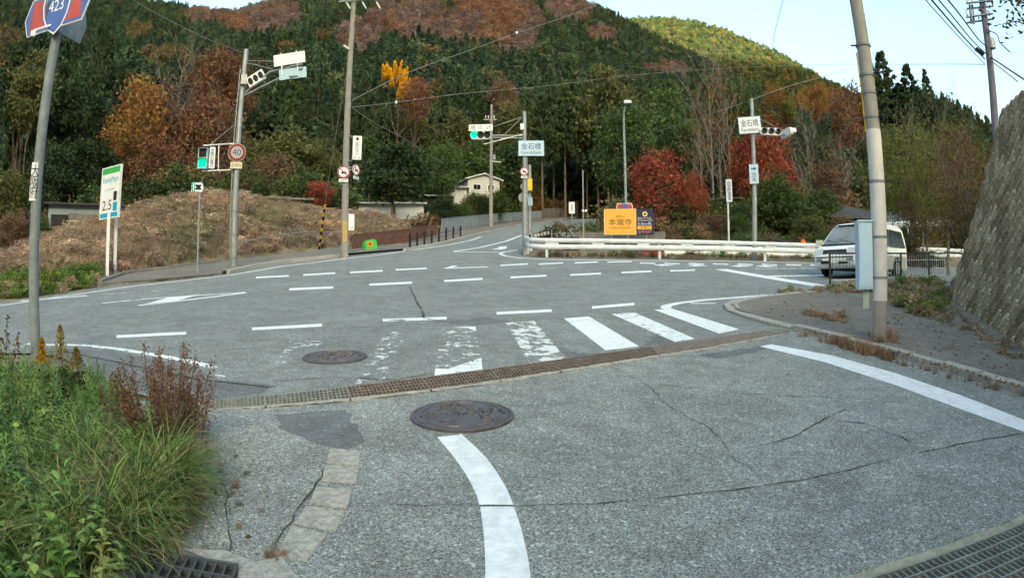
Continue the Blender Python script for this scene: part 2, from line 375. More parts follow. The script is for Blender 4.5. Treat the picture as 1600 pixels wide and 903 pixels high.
# hills: silhouettes of the bare slopes (the trees add to them), base and crest distances
HA = [(-1300, 60), (-700, 0), (-200, -40), (0, -40), (170, 4), (250, 14), (330, 26), (380, 12), (450, -25), (600, -45), (800, -35), (900, 0), (957, 22), (1000, 46), (1060, 78), (1110, 103), (1160, 128), (1230, 165), (1320, 215), (1450, 290)]
HB = [(850, 40), (950, 30), (1010, 32), (1060, 32), (1100, 35), (1150, 48), (1200, 71), (1250, 94), (1300, 124), (1330, 139), (1400, 180), (1500, 215), (1700, 270)]
HC = [(1140, 318), (1200, 280), (1250, 245), (1330, 205), (1400, 188), (1470, 190), (1530, 222), (1600, 260), (1800, 262), (2600, 300)]
def hill(tab, Db, Dc, pw, dbx=None):
    def z(x, D):
        db = lut(x, dbx) if dbx else Db
        zb = terr(x, min(db, 100)) - 1.5; zc = max(at(x, lut(x, tab), Dc).z, zb + 1)
        t = (D - db) / (Dc - db); X, Y = D * math.sin(azim(x)), D * math.cos(azim(x))
        if t <= 0: return zb + (D - db) * .3
        n = (9 * NZ.noise((X * .012, Y * .012, 1)) + 3.5 * NZ.noise((X * .035, Y * .035, 2))) * min(1, t * 2.5) * (1 - .75 * sm((t - .6) / .4))
        return zb + (zc - zb) * t ** pw + n * (Dc / 420) if t <= 1 else zc - (D - Dc) * .5
    return z
hA = hill(HA, 74, 420, 1.35, [(-300, 70), (660, 72), (780, 104), (960, 104), (1040, 78), (1300, 78)])
hB = hill(HB, 330, 640, 1.1)
hC = hill(HC, 56, 165, 1.15)
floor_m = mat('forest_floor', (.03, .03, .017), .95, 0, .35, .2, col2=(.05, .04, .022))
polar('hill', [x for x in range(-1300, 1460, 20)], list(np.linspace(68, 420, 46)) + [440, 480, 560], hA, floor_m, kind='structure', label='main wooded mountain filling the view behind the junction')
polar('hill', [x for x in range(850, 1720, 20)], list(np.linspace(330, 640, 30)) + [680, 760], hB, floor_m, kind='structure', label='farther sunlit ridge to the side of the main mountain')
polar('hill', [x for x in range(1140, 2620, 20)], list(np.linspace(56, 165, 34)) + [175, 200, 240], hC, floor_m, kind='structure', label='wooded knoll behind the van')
polar('hill', [800 + 950 * a for a in np.linspace(1.9, 4.4, 80)], list(np.linspace(150, 2200, 24)) + [2500, 3000], lambda x, D: -8 + 935 * min(1, max(0, (D - 150) / 2050)) ** 1.25 + 25 * NZ.noise((x * .004, D * .002, 5)) - (max(0, D - 2200) * .6), floor_m, kind='structure', label='unseen mountain behind the viewpoint that shades the junction')  # out of view; height and distance set so its shade covers the junction
# ------------------------------------------------------------------ roads
GT = [(285, 632), (400, 622), (500, 611), (600, 598), (700, 586), (800, 573), (900, 559), (1000, 545), (1100, 532), (1170, 521), (1240, 511)]   # top edge of the drain
GBm = [(285, 645), (400, 639), (500, 632), (600, 622), (700, 610), (800, 596), (900, 579), (1000, 563), (1100, 547), (1170, 534), (1240, 520)]
main = sheet('road', px((-400, 505), (-100, 484), (35, 469), (110, 457), (230, 440), (360, 424), (440, 412), (540, 400), (640, 390), (680, 383), (725, 372), (760, 362.5), (800, 353.5), (830, 348), (880, 343.5), (940, 341), (1000, 340),
    (1000, 346), (940, 350), (900, 356), (870, 364), (850, 372), (830, 382), (815, 393), (812, 398), (830, 402), (900, 404), (1082, 407), (1258, 411), (1475, 417), (1750, 435),
    (1750, 452), (1475, 448), (1290, 453), (1260, 458), (1160, 471), (1132, 481), (1150, 492), (1205, 508), (1240, 511)) + px(*GT[::-1]) + px((200, 612), (100, 560), (60, 552), (0, 552), (-100, 580), (-400, 640)), .004, ASPH2, kind='structure', label='grey asphalt main road with the far side road')
side = sheet('road', px(*GT) + px((1262, 520), (1420, 561), (1600, 612), (1800, 680)) + [Vector((4.6, .5, 0)), Vector((4.2, -4, 0)), Vector((-4, -4, 0)), Vector((-4.2, 1.5, 0))] + px((100, 640), (230, 625)), .004, ASPH, kind='structure', label='coarse asphalt side road in the foreground')
def paintp(name, poly, m, z=.008, parent=None): return sheet(name, poly, z, m, parent or main)
# crosswalk
for q, w in [(((1022, 484.5), (1051, 483), (1155, 515), (1124, 522)), 0), (((955, 491), (992, 489), (1086, 530), (1055, 535)), 1), (((881, 498), (920, 495), (999, 542), (946, 548)), 0),
             (((790, 504), (835, 502), (885, 562), (828, 569)), 2), (((690, 515), (744, 512), (754, 580), (679, 590)), 3), (((600, 520), (637, 518), (600, 596), (555, 601)), 3), (((455, 532), (512, 531), (480, 552), (425, 575)), 3)]:
    paintp('crosswalk_stripe', px(*q), PW[w])
paintp('crosswalk_stripe', px((680, 577), (700, 578), (752, 560), (754, 579), (679, 589)), PW[1], .0125)
paintp('crosswalk_stripe', px((708, 512), (743, 511), (744, 518), (730, 514)), PW[1], .0125)
# dashes: x0, x1, y at the middle, half height in pixels, slope
def dash(x0, x1, y0, y1, h, m=0): paintp('lane_dash', px((x0, y0 - h), (x1, y1 - h), (x1, y1 + h), (x0, y0 + h)), PW[m])
for d in [(182, 291, 526.5, 521, 2.2), (394, 503, 514.5, 508.5, 2.2), (598, 698, 501, 497.5, 2.2, 1), (776, 862, 490, 485.8, 2.1), (925, 991, 481, 475.5, 2)]: dash(*d)
for d in [(452, 521, 452.4, 449.4, 1.7), (577, 644, 445.2, 442, 1.6), (694, 754, 439.5, 436, 1.5), (798, 854, 433.8, 431, 1.4), (891, 939, 430, 427.6, 1.3), (971, 1018, 426.3, 424.2, 1.2), (1047, 1086, 423.6, 422.2, 1.1)]: dash(*d)
for d in [(400, 451, 434, 431.3, 1.2), (474, 524, 430, 427, 1.2), (547, 598, 426, 423.4, 1.2), (618, 667, 421.8, 419.6, 1.1), (782, 825, 415, 412.6, 1.), (842, 880, 413, 411, .9), (898, 934, 411, 409.6, .9), (949, 987, 409.8, 408.8, .8)]: dash(*d)
for x in range(1000, 1290, 38): dash(x, x + 24, 411 + (x - 1000) * .012, 412 + (x - 1000) * .012, .9, 1)
for x in (1030, 1082, 1150, 1190): paintp('road_marking', px((x - 10, 414 + (x - 1000) * .012), (x + 6, 412.6 + (x - 1000) * .012), (x + 26, 414.6 + (x - 1000) * .012), (x + 4, 415.5 + (x - 1000) * .012)), PW[1])
dash(1180, 1290, 420.5, 419.5, .6, 2); dash(1200, 1290, 432, 430.5, 1.0, 1)
def line(pts, w, m=0, name='edge_line', z=.008, parent=None): ribbon(name, dense(px(*pts), .5), w, z, PW[m], parent or main)
line([(-250, 512), (-60, 486), (35, 473), (110, 461.5), (200, 448.5), (300, 437), (360, 430), (440, 416.5), (540, 404.3), (600, 397.5), (650, 390.5), (700, 383), (735, 376), (752, 370)], .16)
line([(32, 471), (136, 462.5)], .24, 0, z=.012); line([(160, 460.5), (255, 454.5)], .12, 2, z=.012)
line([(160, 474), (232, 467), (384, 457)], .16, 1, 'road_marking'); line([(216, 478), (300, 468.5), (384, 458)], .2, 0, 'road_marking', .012)
paintp('road_marking', px((228, 475.5), (262, 466), (312, 460.8), (278, 470.5)), PW[0], .016)
line([(694, 419.6), (762, 417.2)], .3, 0, 'road_marking'); paintp('road_marking', px((694, 419.8), (708, 415.2), (716, 416.2), (706, 418.6)), PW[0], .012)
line([(709, 393.6), (785, 394.6)], .2, 0, 'road_marking'); line([(709, 393.4), (750, 387), (790, 377.5), (815, 368)], .22, 0, 'road_marking', .012)
paintp('road_marking', px((767, 390), (780, 387.4), (778, 386), (793, 384.6), (790, 389), (783, 390)), PW[0])
line([(808, 391), (788, 394), (781, 396.8), (790, 400.4), (815, 403.6), (860, 405.8), (1000, 407.3), (1130, 408), (1280, 411.5), (1475, 419)], .17)
line([(1262, 457), (1170, 464), (1100, 469.5), (1062, 474), (1042, 478.5), (1040, 482), (1047, 484.5)], .22, 0, z=.012)
line([(1078, 474.6), (1118, 474.4)], .14, 1)
paintp('stop_line', px((1117, 421.2), (1135, 420.6), (1292, 446), (1278, 448.8)), PW[0])
line([(60, 537), (130, 540), (180, 545), (230, 553), (290, 564), (336, 575)], [.06] * 60, 1) if False else ribbon('edge_line', dense(px((40, 538), (130, 540), (180, 545), (230, 553), (290, 564), (336, 575)), .5), .13, .008, PW[1], main)
paintp('edge_line', px((334, 585), (352, 588), (350, 592), (340, 590)), PW[1])
ribbon('seam', dense(px((100, 550), (200, 570), (300, 592), (420, 606)), .3), .03, .009, MATS['trench_shade_seam'], main)
E2 = [(1205, 538.5), (1300, 556), (1400, 584), (1500, 618), (1600, 657), (1750, 725)]; E1 = [(1187, 542), (1290, 567), (1400, 603), (1500, 640), (1600, 676), (1750, 748)]
paintp('edge_line', strip(E2, E1), PW[0], .008, side)
def smooth(pts, k=6):
    P = [Vector((x, y, 0)) for x, y in pts]; Q = []
    for i in range(len(P) - 1):
        p0, p1, p2, p3 = P[max(i - 1, 0)], P[i], P[i + 1], P[min(i + 2, len(P) - 1)]
        for j in range(k): t = j / k; Q.append(.5 * ((2 * p1) + (p2 - p0) * t + (2 * p0 - 5 * p1 + 4 * p2 - p3) * t * t + (3 * p1 - p0 - 3 * p2 + p3) * t ** 3))
    Q.append(P[-1]); return [(q.x, q.y) for q in Q]
CLl = smooth([(683, 684), (714, 722), (736, 757), (749, 790), (756, 840), (758, 903), (752, 990)]); CLr = smooth([(722, 680), (760, 717), (786, 755), (802, 790), (818, 842), (829, 903), (832, 990)])
paintp('centre_line', strip(CLl[:19], CLr[:19]), PW[0], .008, side); paintp('centre_line', strip([(751, 793)] + CLl[19:], [(803, 793)] + CLr[19:]), PW[0], .008, side)
# patches and cracks
def ragged(p, j=.035):
    rr = random.Random(len(p)); q = dense(p + p[:1], .12)[:-1]; return [v + Vector((rr.uniform(-j, j), rr.uniform(-j, j), 0)) for v in q]
for q in [((868, 541), (905, 552), (940, 553), (905, 562), (885, 560)), ((1026, 519), (1045, 532), (1056, 536), (1030, 541), (1000, 544), (1015, 535)), ((690, 503), (760, 496), (800, 503), (735, 510)),
          ((40, 543), (180, 549), (300, 573), (345, 595), (430, 602), (410, 615), (290, 628), (190, 605), (100, 560))]: sheet('asphalt_patch', ragged(px(*q)), .0065, PATCH, main)
for q in [((430, 648), (545, 640), (550, 652), (566, 690), (548, 702), (505, 698), (440, 668)), ((1090, 556), (1160, 545), (1215, 540), (1180, 552), (1120, 560))]: sheet('asphalt_patch', ragged(px(*q)), .0065, PATCH, side)
random.seed(3)
crackm = mat('crack_shadow_dirt', (.055, .055, .05), .95, 0, .3, 20)
def crack(pts, w, parent, jit=.02):
    p = dense(px(*pts), .09); p = [q + Vector((random.uniform(-jit, jit), random.uniform(-jit, jit), 0)) for q in p]
    ribbon('crack', p, [w * random.uniform(.15, 1.25) for _ in p], .0105, crackm, parent)
crack([(640, 448), (650, 470), (660, 487), (662, 497), (690, 503)], .05, main); crack([(430, 597), (520, 590), (620, 594), (700, 580)], .02, main); crack([(440, 518), (560, 513), (690, 505)], .02, main)
crack([(860, 505), (980, 498), (1030, 488)], .02, main)
crack([(1600, 677), (1500, 695), (1400, 716), (1250, 752), (1100, 772), (950, 787), (800, 791), (640, 790), (560, 788)], .012, side, .012)
crack([(1165, 702), (1240, 684), (1290, 655), (1322, 640)], .013, side, .012); crack([(1010, 600), (1150, 615), (1300, 622)], .014, side)
crack([(945, 568), (1010, 602), (1045, 636), (1110, 672), (1140, 712), (1190, 745)], .007, side, .025); crack([(352, 760), (356, 800), (362, 862)], .008, side, .01); crack([(520, 720), (470, 790), (428, 855)], .012, side, .015)
crack([(1285, 655), (1360, 665), (1420, 690)], .014, side); crack([(640, 608), (560, 625), (470, 640)], .02, side)
# sidewalks
def walk(name, poly, h, m, label):
    o = sheet(name, poly, h, m, None, kind='structure', label=label)
    return o
sw1 = walk('sidewalk', px((150, 449), (250, 441), (320, 434), (357, 427), (395, 418), (440, 410), (530, 401), (570, 397), (640, 391)) + px((640, 383), (590, 385), (545, 389), (500, 393), (440, 401), (350, 411), (285, 420), (225, 427), (195, 432), (157, 445)), .11, ASPHD, 'dark asphalt sidewalk below the brown bank')
sw2 = walk('sidewalk', px((640, 391), (680, 383.5), (720, 373), (760, 363), (800, 354), (830, 348), (900, 342)) + px((900, 339.5), (830, 344), (767, 353), (720, 362), (690, 368), (640, 382)), .13, ASPHD, 'pavement strip behind the black bollards')
sw3 = walk('sidewalk', px((1248, 516), (1350, 541), (1440, 565), (1600, 611), (1800, 678)) + [Vector((7.5, 1.5, 0))] + [WA + wnor * .5, WB + wnor * .5] + px((1478, 452), (1297, 455), (1262, 459), (1165, 473), (1140, 481), (1152, 490), (1207, 505)), .075, ASPHD, 'dark asphalt sidewalk at the foot of the stone wall')
def kerbrow(pts, parent, m, w=.16, h=.13, L=.62, mname='kerb_stone', jit=.012, off=0.):
    p = px(*pts); acc = [p[0]]
    tot = 0
    P = dense(p, .02); seg = [P[0]]
    last = P[0]; d = 0
    for q in P[1:]:
        d += (q - last).length; last = q
        if d >= L: seg.append(q); d = 0
    for a, b in zip(seg, seg[1:]):
        c = (a + b) / 2; yaw = math.atan2(b.y - a.y, b.x - a.x); pitch = math.atan2(b.z - a.z, math.hypot(b.x - a.x, b.y - a.y)); l = (b - a).length - .012
        mb = MB(); x, y = l / 2, w / 2; ch = .018
        vs = []
        for sx in (-1, 1): vs += [(sx * x, -y, -.1), (sx * x, -y, h - ch), (sx * (x - .005), -y + ch, h), (sx * (x - .005), y - ch, h), (sx * x, y, h - ch), (sx * x, y, -.1)]
        mb.add(vs, [(0, 1, 2, 3, 4, 5), (11, 10, 9, 8, 7, 6)] + [(k, k + 6, (k + 1) % 6 + 6, (k + 1) % 6) for k in range(6)])
        o = mb.build(mname, m, parent, (c.x, c.y, c.z + random.uniform(-jit, jit))); o.rotation_euler = (random.uniform(-.02, .02), -pitch, yaw + random.uniform(-.01, .01))
kerbrow([(1244, 517), (1350, 543), (1440, 567), (1600, 615), (1750, 668)], sw3, M['kerb'], .15, .1)
kerbrow([(357, 428), (395, 419), (440, 411), (530, 402), (545, 400.5)], sw1, M['kerb'], .18, .15, 1.0)
kerbrow([(152, 448.5), (250, 440.5), (320, 433.5), (356, 427.5)], sw1, M['kerbd'], .14, .12, 1.0)
kerbrow([(157, 446), (195, 432.5), (225, 427.5), (285, 420.5), (350, 411.5)], sw1, M['kerbd'], .15, .2, 1.0)
kerbrow([(632, 393), (680, 384.5), (720, 374.5), (760, 364.5), (800, 355.3), (830, 349.3), (880, 344.5)], sw2, M['kerb'], .2, .17, 1.2)
kerbrow([(1262, 459.5), (1200, 466), (1160, 472), (1141, 479), (1147, 488), (1175, 497), (1205, 506), (1226, 511), (1247, 516.5)], sw3, M['kerb'], .3, .07, .8)
# five concrete blocks edging the old corner in the foreground
for q in [((515, 702), (564, 706), (562, 730), (510, 725)), ((508, 727), (561, 731), (557, 757), (501, 752)), ((494, 763), (552, 766), (543, 797), (484, 787)), ((478, 791), (540, 800), (524, 832), (460, 818)), ((456, 822), (512, 836), (480, 880), (433, 866))]:
    p = px(*q); c = sum(p, Vector()) / 4; mb = MB(); hh = .014 + random.uniform(-.004, .004)
    ring = []
    for a, b in zip(p, p[1:] + p[:1]):
        for k in range(4):
            e = a.lerp(b, k / 4) - c; e *= random.uniform(.965, 1.02); ring.append(e)
    n = len(ring); low = [(e.x, e.y, e.z - .05) for e in ring]; mid = [(e.x, e.y, e.z + hh - .005) for e in ring]; top = [(e.x * .95, e.y * .95, e.z * .95 + hh + random.uniform(-.003, .003)) for e in ring]
    mb.add(low + mid + top, [(k, (k + 1) % n, (k + 1) % n + n, k + n) for k in range(n)] + [(k + n, (k + 1) % n + n, (k + 1) % n + 2 * n, k + 2 * n) for k in range(n)] + [tuple(range(2 * n, 3 * n))])
    mb.build('kerb_stone', M['kerb'], side, c)
# ------------------------------------------------------------------ drain across the mouth of the side road
def gratebars(mb, a, b, c, d, na, nb, w, z0, z1):   # lattice between the two long edges a-b and c-d
    def P(u, v): return a.lerp(b, u).lerp(c.lerp(d, u), v)
    def bar(p, q):
        t = (q - p); t.z = 0; t.normalize(); nn = Vector((-t.y, t.x, 0)) * w / 2
        vs = [p + nn, q + nn, q - nn, p - nn]
        mb.add([v + Vector((0, 0, z0)) for v in vs] + [v + Vector((0, 0, z1)) for v in vs], [(4, 5, 6, 7), (0, 1, 5, 4), (1, 2, 6, 5), (2, 3, 7, 6), (3, 0, 4, 7)])
    for i in range(na + 1): bar(P(i / na, 0), P(i / na, 1))
    for j in range(nb + 1): bar(P(0, j / nb), P(1, j / nb))
top = px(*GT); bot = px(*GBm)
drain = thing('drain_grating', 'long rusty drain grating crossing the mouth of the side road', 'drain', gnd(760, 590))
drl = drain.location.copy()
def away(p): return Vector(p) - drl
T, B = dense(top, .05), dense(bot, .05)
def along(P, u): k = u * (len(P) - 1); i = min(int(k), len(P) - 2); return P[i].lerp(P[i + 1], k - i)
NP = 11
ground_strip = MB()
for k in range(NP):
    u0, u1 = k / NP + .0006, (k + 1) / NP - .0006
    a, b, c, d = (along(T, u0), along(T, u1), along(B, u0), along(B, u1))
    inn = lambda p, q, f: p.lerp(q, f)
    a2, b2, c2, d2 = inn(a, c, .07), inn(b, d, .07), inn(a, c, .85), inn(b, d, .85)
    mb = MB(); gratebars(mb, away(a2), away(b2), away(c2), away(d2), 20 if k < 7 else 26, 4 if k < 7 else 7, .011 if k < 7 else .02, .004, .022)
    if k == NP - 1: mb = MB(); mb.add([away(q) + Vector((0, 0, .02)) for q in (a2, b2, d2, c2)], [(0, 1, 2, 3)])
    mb.build('grating_panel', M['steelg'] if k in (0, 1) else M['kerbd'] if k == NP - 1 else M['rust'], drain)
    for (p0, p1, q0, q1, h) in ((a, b, a2, b2, .014), (c2, d2, c, d, .014)):
        mb = MB(); n = 9
        vs = [];
        for i in range(n + 1):
            f = i / n; o_ = p0.lerp(p1, f); r_ = q0.lerp(q1, f)
            j = Vector((random.uniform(-.012, .012), random.uniform(-.02, .02), 0))
            o2, r2 = (o_ + j, r_) if h and p0 is a else (o_, r_ + j)
            vs += [away(o2) + Vector((0, 0, .002)), away(o2) + Vector((0, 0, h + random.uniform(-.004, .004))), away(r2) + Vector((0, 0, h + random.uniform(-.004, .003))), away(r2) + Vector((0, 0, .002))]
        mb.add(vs, [(4 * i + k2, 4 * i + k2 + 1, 4 * i + k2 + 5, 4 * i + k2 + 4) for i in range(n) for k2 in range(3)])
        mb.build('concrete_edge', M['kerb'], drain)
pit = sheet('trench', strip(GT, GBm), .0085, M['pit']); pit.parent = drain; pit.location = -drl
# the two gratings at the bottom corners of the view: every bar a piece of its own
def bargrate(label, A, Bv, Cv, na, nb, m, group=None):
    A, Bv, Cv = (Vector(p) for p in (A, Bv, Cv)); Dv = Bv + Cv - A
    th = thing('drain_grating', label, 'drain', A)
    def P(u, v): q = A + (Bv - A) * u + (Cv - A) * v; return Vector((q.x - A.x, q.y - A.y, g(q.y) - A.z))
    def bar(p, q, w, z0, z1, nm):
        t = (q - p).normalized(); nn = Vector((-t.y, t.x, 0)).normalized() * w / 2; vs = [p + nn, q + nn, q - nn, p - nn]
        MB().add([v + Vector((0, 0, z0)) for v in vs] + [v + Vector((0, 0, z1)) for v in vs], [(4, 5, 6, 7), (0, 1, 5, 4), (1, 2, 6, 5), (2, 3, 7, 6), (3, 0, 4, 7)]).build(nm, m, th)
    for i in range(na + 1): bar(P(i / na, 0), P(i / na, 1), .008, .006, .038, 'bar')
    for j in range(nb + 1): bar(P(0, j / nb), P(1, j / nb), .013 if j not in (0, nb) else .02, .008, .042, 'cross_bar')
    q = [P(-.01, -.02), P(1.01, -.02), P(1.01, 1.02), P(-.01, 1.02)]
    MB().add([v + Vector((0, 0, .0065)) for v in q], [(0, 1, 2, 3)]).build('trench', MATS['grate_pit'], th)
    return th
mat('grate_pit', (.055, .055, .045), .95, 0, .3, 6)  # flat sheet below the bars; the pit's shade is in its dark colour
b0, b1 = gnd(1330, 922), gnd(1640, 808)
dv = (b1 - b0).normalized(); nv = Vector((dv.y, -dv.x, 0)) * .5
bargrate('grey steel bar grating beside the coarse asphalt at the bottom edge of the view', b0 - dv * .3, b1 + dv * .7, b0 - dv * .3 + nv, 62, 6, M['steelg'])
P0 = dense([b0 - dv * .3, b1 + dv * .7], .15); L_, R_ = band(P0, .075)
mb = MB(); vs = []
for a, b in zip(L_, R_):
    o1 = .05 * nv.normalized() * -1; j = random.uniform(-.012, .012)
    a = a + o1 + nv.normalized() * -j; b = b + o1 * .9
    vs += [(a.x, a.y, g(a.y) + .002), (a.x, a.y, g(a.y) + .022), (b.x, b.y, g(b.y) + .026), (b.x, b.y, g(b.y) + .002)]
mb.add(vs, [(4 * i + k, 4 * i + k + 1, 4 * i + k + 5, 4 * i + k + 4) for i in range(len(L_) - 1) for k in range(3)]).build('concrete_edge', mat('mossy_kerb', (.34, .32, .24), .95, 0, .3, 14, .6, 130), side)
l0, l1, l2 = gnd(240, 868), gnd(205, 925), gnd(372, 893)
bargrate('small dark bar grating at the edge of the green weeds', l0, l2, l1, 9, 3, mat('dark_bar', (.10, .11, .12), .6, .4, .2, 9))
q = px((285, 860), (350, 862), (400, 880), (440, 872), (465, 903), (480, 960), (380, 960), (372, 893)); sheet('concrete_edge', q, .012, M['kerb'], side)
# ------------------------------------------------------------------ manhole covers
def manhole(c, r, label, seed):
    th = thing('manhole_cover', label, 'manhole cover', c); th.rotation_euler = (math.atan(.093), 0, 0)
    n = 56
    def ringv(rad, z): return [(rad * math.cos(2 * PI * k / n), rad * math.sin(2 * PI * k / n), z) for k in range(n)]
    mb = MB(); rs = [(r, .0), (r, .022), (r * .985, .026), (r * .93, .026), (r * .925, .018), (r * .915, .018), (r * .91, .026)]
    vs = sum((ringv(a, z) for a, z in rs), []); mb.add(vs, [(i * n + k, i * n + (k + 1) % n, (i + 1) * n + (k + 1) % n, (i + 1) * n + k) for i in range(len(rs) - 1) for k in range(n)], 0, False)
    mb.build('rim', M['iron'], th)
    mb = MB(); mb.add(ringv(r * .912, .0255), [tuple(range(n))]); mb.build('lid', M['iron'], th)
    rnd = random.Random(seed); mb = MB()
    def arc(cx, cy, rad, a0, a1, w=.013, h=.036):
        k = 8; vs = []
        for i in range(k + 1):
            a = a0 + (a1 - a0) * i / k
            for rr, z in ((rad - w, .024), (rad - w * .6, h), (rad + w * .6, h), (rad + w, .024)): vs.append((cx + rr * math.cos(a), cy + rr * math.sin(a), z))
        mb.add(vs, [(4 * i + q, 4 * i + q + 1, 4 * i + q + 5, 4 * i + q + 4) for i in range(k) for q in range(3)])
    for k in range(5): arc(0, 0, r * .80, k * 1.2566 + .1, k * 1.2566 + .95)
    for k in range(34):
        a = rnd.uniform(0, 6.28); q = r * .7 * math.sqrt(rnd.random()); s = rnd.uniform(.025, .07); b = rnd.uniform(0, 6.28); arc(q * math.cos(a), q * math.sin(a), s, b, b + rnd.uniform(1.2, 4.5), .008)
    mb.build('relief', mat('worn_iron', (.15, .135, .14), .5, .5, .25, 12), th)
manhole(gnd(722, 651), .425, 'large cast iron manhole cover beside the start of the white centre line', 4)
manhole(gnd(523, 559), .40, 'dark round manhole cover beyond the drain, among the worn crosswalk stripes', 9)
# ------------------------------------------------------------------ street furniture
def tube(p0, p1, r0, r1=None, n=12, m=None, name='pole', parent=None):
    return MB().path([p0, p1], [r0, r0 if r1 is None else r1], n).build(name, m or M['galv'], parent)
def panel(pl, x0, y0, x1, y1, m, name='sign_panel', y=-.1, th=.02, yaw=0., parent=None, rim=None):
    cx, cz, w, h = pl.box(x0, y0, x1, y1); mb = MB()
    mb.box((0, 0, 0), (w, th, h)); o = mb.build(name, m, parent or pl.o, (cx, y, cz)); o.rotation_euler = (0, 0, yaw)
    if rim:
        mb = MB(); t = .022 * max(1, w / 1.2)
        for (a, b, c_, d) in ((0, h / 2 - t / 2, w, t), (0, -h / 2 + t / 2, w, t), (-w / 2 + t / 2, 0, t, h - 2 * t), (w / 2 - t / 2, 0, t, h - 2 * t)): mb.box((a, -th / 2 - .002, b), (c_, .006, d))
        mb.build('border', rim, o)
    return o, cx, cz, w, h
def ground_at(x, D): return Vector((D * math.sin(azim(x)), D * math.cos(azim(x)), terr(x, D)))

# --- route sign on its leaning grey pole, standing in the weeds
rp_ = Pl(gnd(58, 572), 'route_sign', 'red and blue route 423 sign on a grey pole rising from the weeds', 'road sign')
o = rp_.o
q = rp_.L(97, 12); lr = q[0] / q[1]
MB().path([(0, 0, -.3), (q[0], 0, q[1])], .070, 16).build('pole', M['galvd'], o)
cx, cz, w, h = rp_.box(44, 258, 60, 312)
st = rp_.L(53.5, 285)
pl_ = MB(); n = 8
vs = []
for k in range(n + 1):
    a = -PI / 2 + (k / n - .5) * 1.5
    for zz in (-.24, .24): vs.append((st[0] + .077 * math.cos(a), .077 * math.sin(a), st[1] + zz))
pl_.add(vs, [(2 * k, 2 * k + 1, 2 * k + 3, 2 * k + 2) for k in range(n)], 0, True).build('sticker', M['signw'], o)
txt('大\n阪\n府', .105, .42, (st[0], -.0795, st[1]), M['black'], o)
# the shield plate, swung round its pole; drawn flat then turned
sx, sz = rp_.L(88, 22)
sg = link('sign_plate', None, o, (sx, -.12, sz), (0, R(-7), R(-38)));
def flat(poly, m, name, y0, y1, parent): return MB().prism(poly, y0, y1).build(name, m, parent)
W2, H2 = .55, .27
hexo = [(-W2, -.16), (-W2 * .72, H2), (W2 * .72, H2), (W2, .0), (W2 * .72, -H2), (-W2 * .80, -H2)]
hexo = [(-W2, -.02), (-W2 * .80, H2), (W2 * .80, H2), (W2, .02), (W2 * .80, -H2), (-W2 * .88, -H2)]
def shr(p, f): return [(x * f[0], z * f[1]) for x, z in p]
shield = [(0.20 * math.sin(t) * (1 if abs(t) < 2 else .98), .36 * math.cos(t)) for t in np.linspace(-PI, PI, 25)[:-1]]
shield = [(-.21, .32), (.21, .32), (.235, .1), (.2, -.1), (.12, -.27), (0, -.37), (-.12, -.27), (-.2, -.1), (-.235, .1)]
mb = MB(); mb.prism(hexo, -.012, .012); pa = mb.build('face_white', M['signw'], o, sg.location); pa.rotation_euler = sg.rotation_euler
bpy.data.objects.remove(sg)
pa.name = 'sign_plate'
flat(shr(hexo, (.975, .95)), M['blue'], 'blue_field', -.016, -.012, pa)
flat([(-.44, -.215), (-.41, .22), (-.24, .22), (-.26, .1), (-.22, -.12), (-.16, -.215)], M['red'], 'red_field', -.020, -.016, pa)
flat([(.16, -.215), (.22, -.12), (.26, .1), (.24, .22), (.40, .22), (.42, -.215)], M['red'], 'red_field', -.020, -.016, pa)
flat(shield, M['signw'], 'shield_border', -.024, -.020, pa); flat(shr(shield, (.9, .93)), M['blue'], 'shield', -.028, -.024, pa)
txt('423', .25, .17, (0, -.0295, .06), M['signw'], pa)
MB().box((0.0, .07, 0), (.9, .1, .06)).box((0, .14, -.1), (.06, .2, .4)).build('bracket', M['galvd'], pa)
ph = MB().prism(shr(hexo, (1, 1)), -.012, .012).build('second_plate', M['galvd'], o, (pa.location.x + .16, .34, pa.location.z + .12)); ph.rotation_euler = (0, R(-4), R(52))
ll = MB(); q0 = rp_.L(52, 56); q1 = rp_.L(82, 44)
ll.path([(q0[0], -.16, q0[1]), (q1[0], -.1, q1[1])], .022, 8).box((q0[0], -.16, q0[1] - .04), (.07, .06, .07))
ll.build('lamp_tube', M['signw'], o)

# --- convenience store billboard by the brown bank
fb = Pl(gnd(173, 434), 'billboard', 'white billboard with green top and blue foot on twin posts before the brown bank', 'billboard')
o = fb.o
z0 = fb.L(173, 340)[1]; z1 = fb.L(173, 262)[1]
hb = z1 - z0; yw = R(-58); Wb = .53 / .53 * 1.36
top_ = fb.L(160, 342); bx = fb.L(173, 300)
bp = MB().box((0, 0, 0), (Wb, .07, hb)).build('sign_panel', M['signw'], o, (bx[0], 0, (z0 + z1) / 2)); bp.rotation_euler = (0, 0, yw)
fr = MB()
for a, b, c_, d in ((0, hb / 2 + .02, Wb + .08, .05), (0, -hb / 2 - .02, Wb + .08, .05), (-Wb / 2 - .02, 0, .05, hb), (Wb / 2 + .02, 0, .05, hb)): fr.box((a, 0, b), (c_, .1, d))
fr.build('frame', M['white'], bp)
MB().box((.0, -.037, hb * .44), (Wb, .006, hb * .12)).build('top_band', M['green'], bp)
MB().box((.0, -.037, -hb * .455), (Wb, .006, hb * .09)).build('foot_band', M['teal'], bp)
txt('FamilyMart', Wb * .86, hb * .15, (0, -.043, hb * .24), M['teal'], bp)
txt('この先', Wb * .6, hb * .05, (-.06, -.043, hb * .06), M['galvd'], bp)
txt('2.5', Wb * .52, hb * .20, (-.18, -.043, -hb * .25), M['black'], bp)
MB().box((Wb * .33, -.042, -hb * .30), (Wb * .22, .006, hb * .17)).build('blue_square', M['teal'], bp)
MB().box((Wb * .31, -.042, -hb * .09), (Wb * .17, .006, hb * .18)).build('dark_square', M['black'], bp)
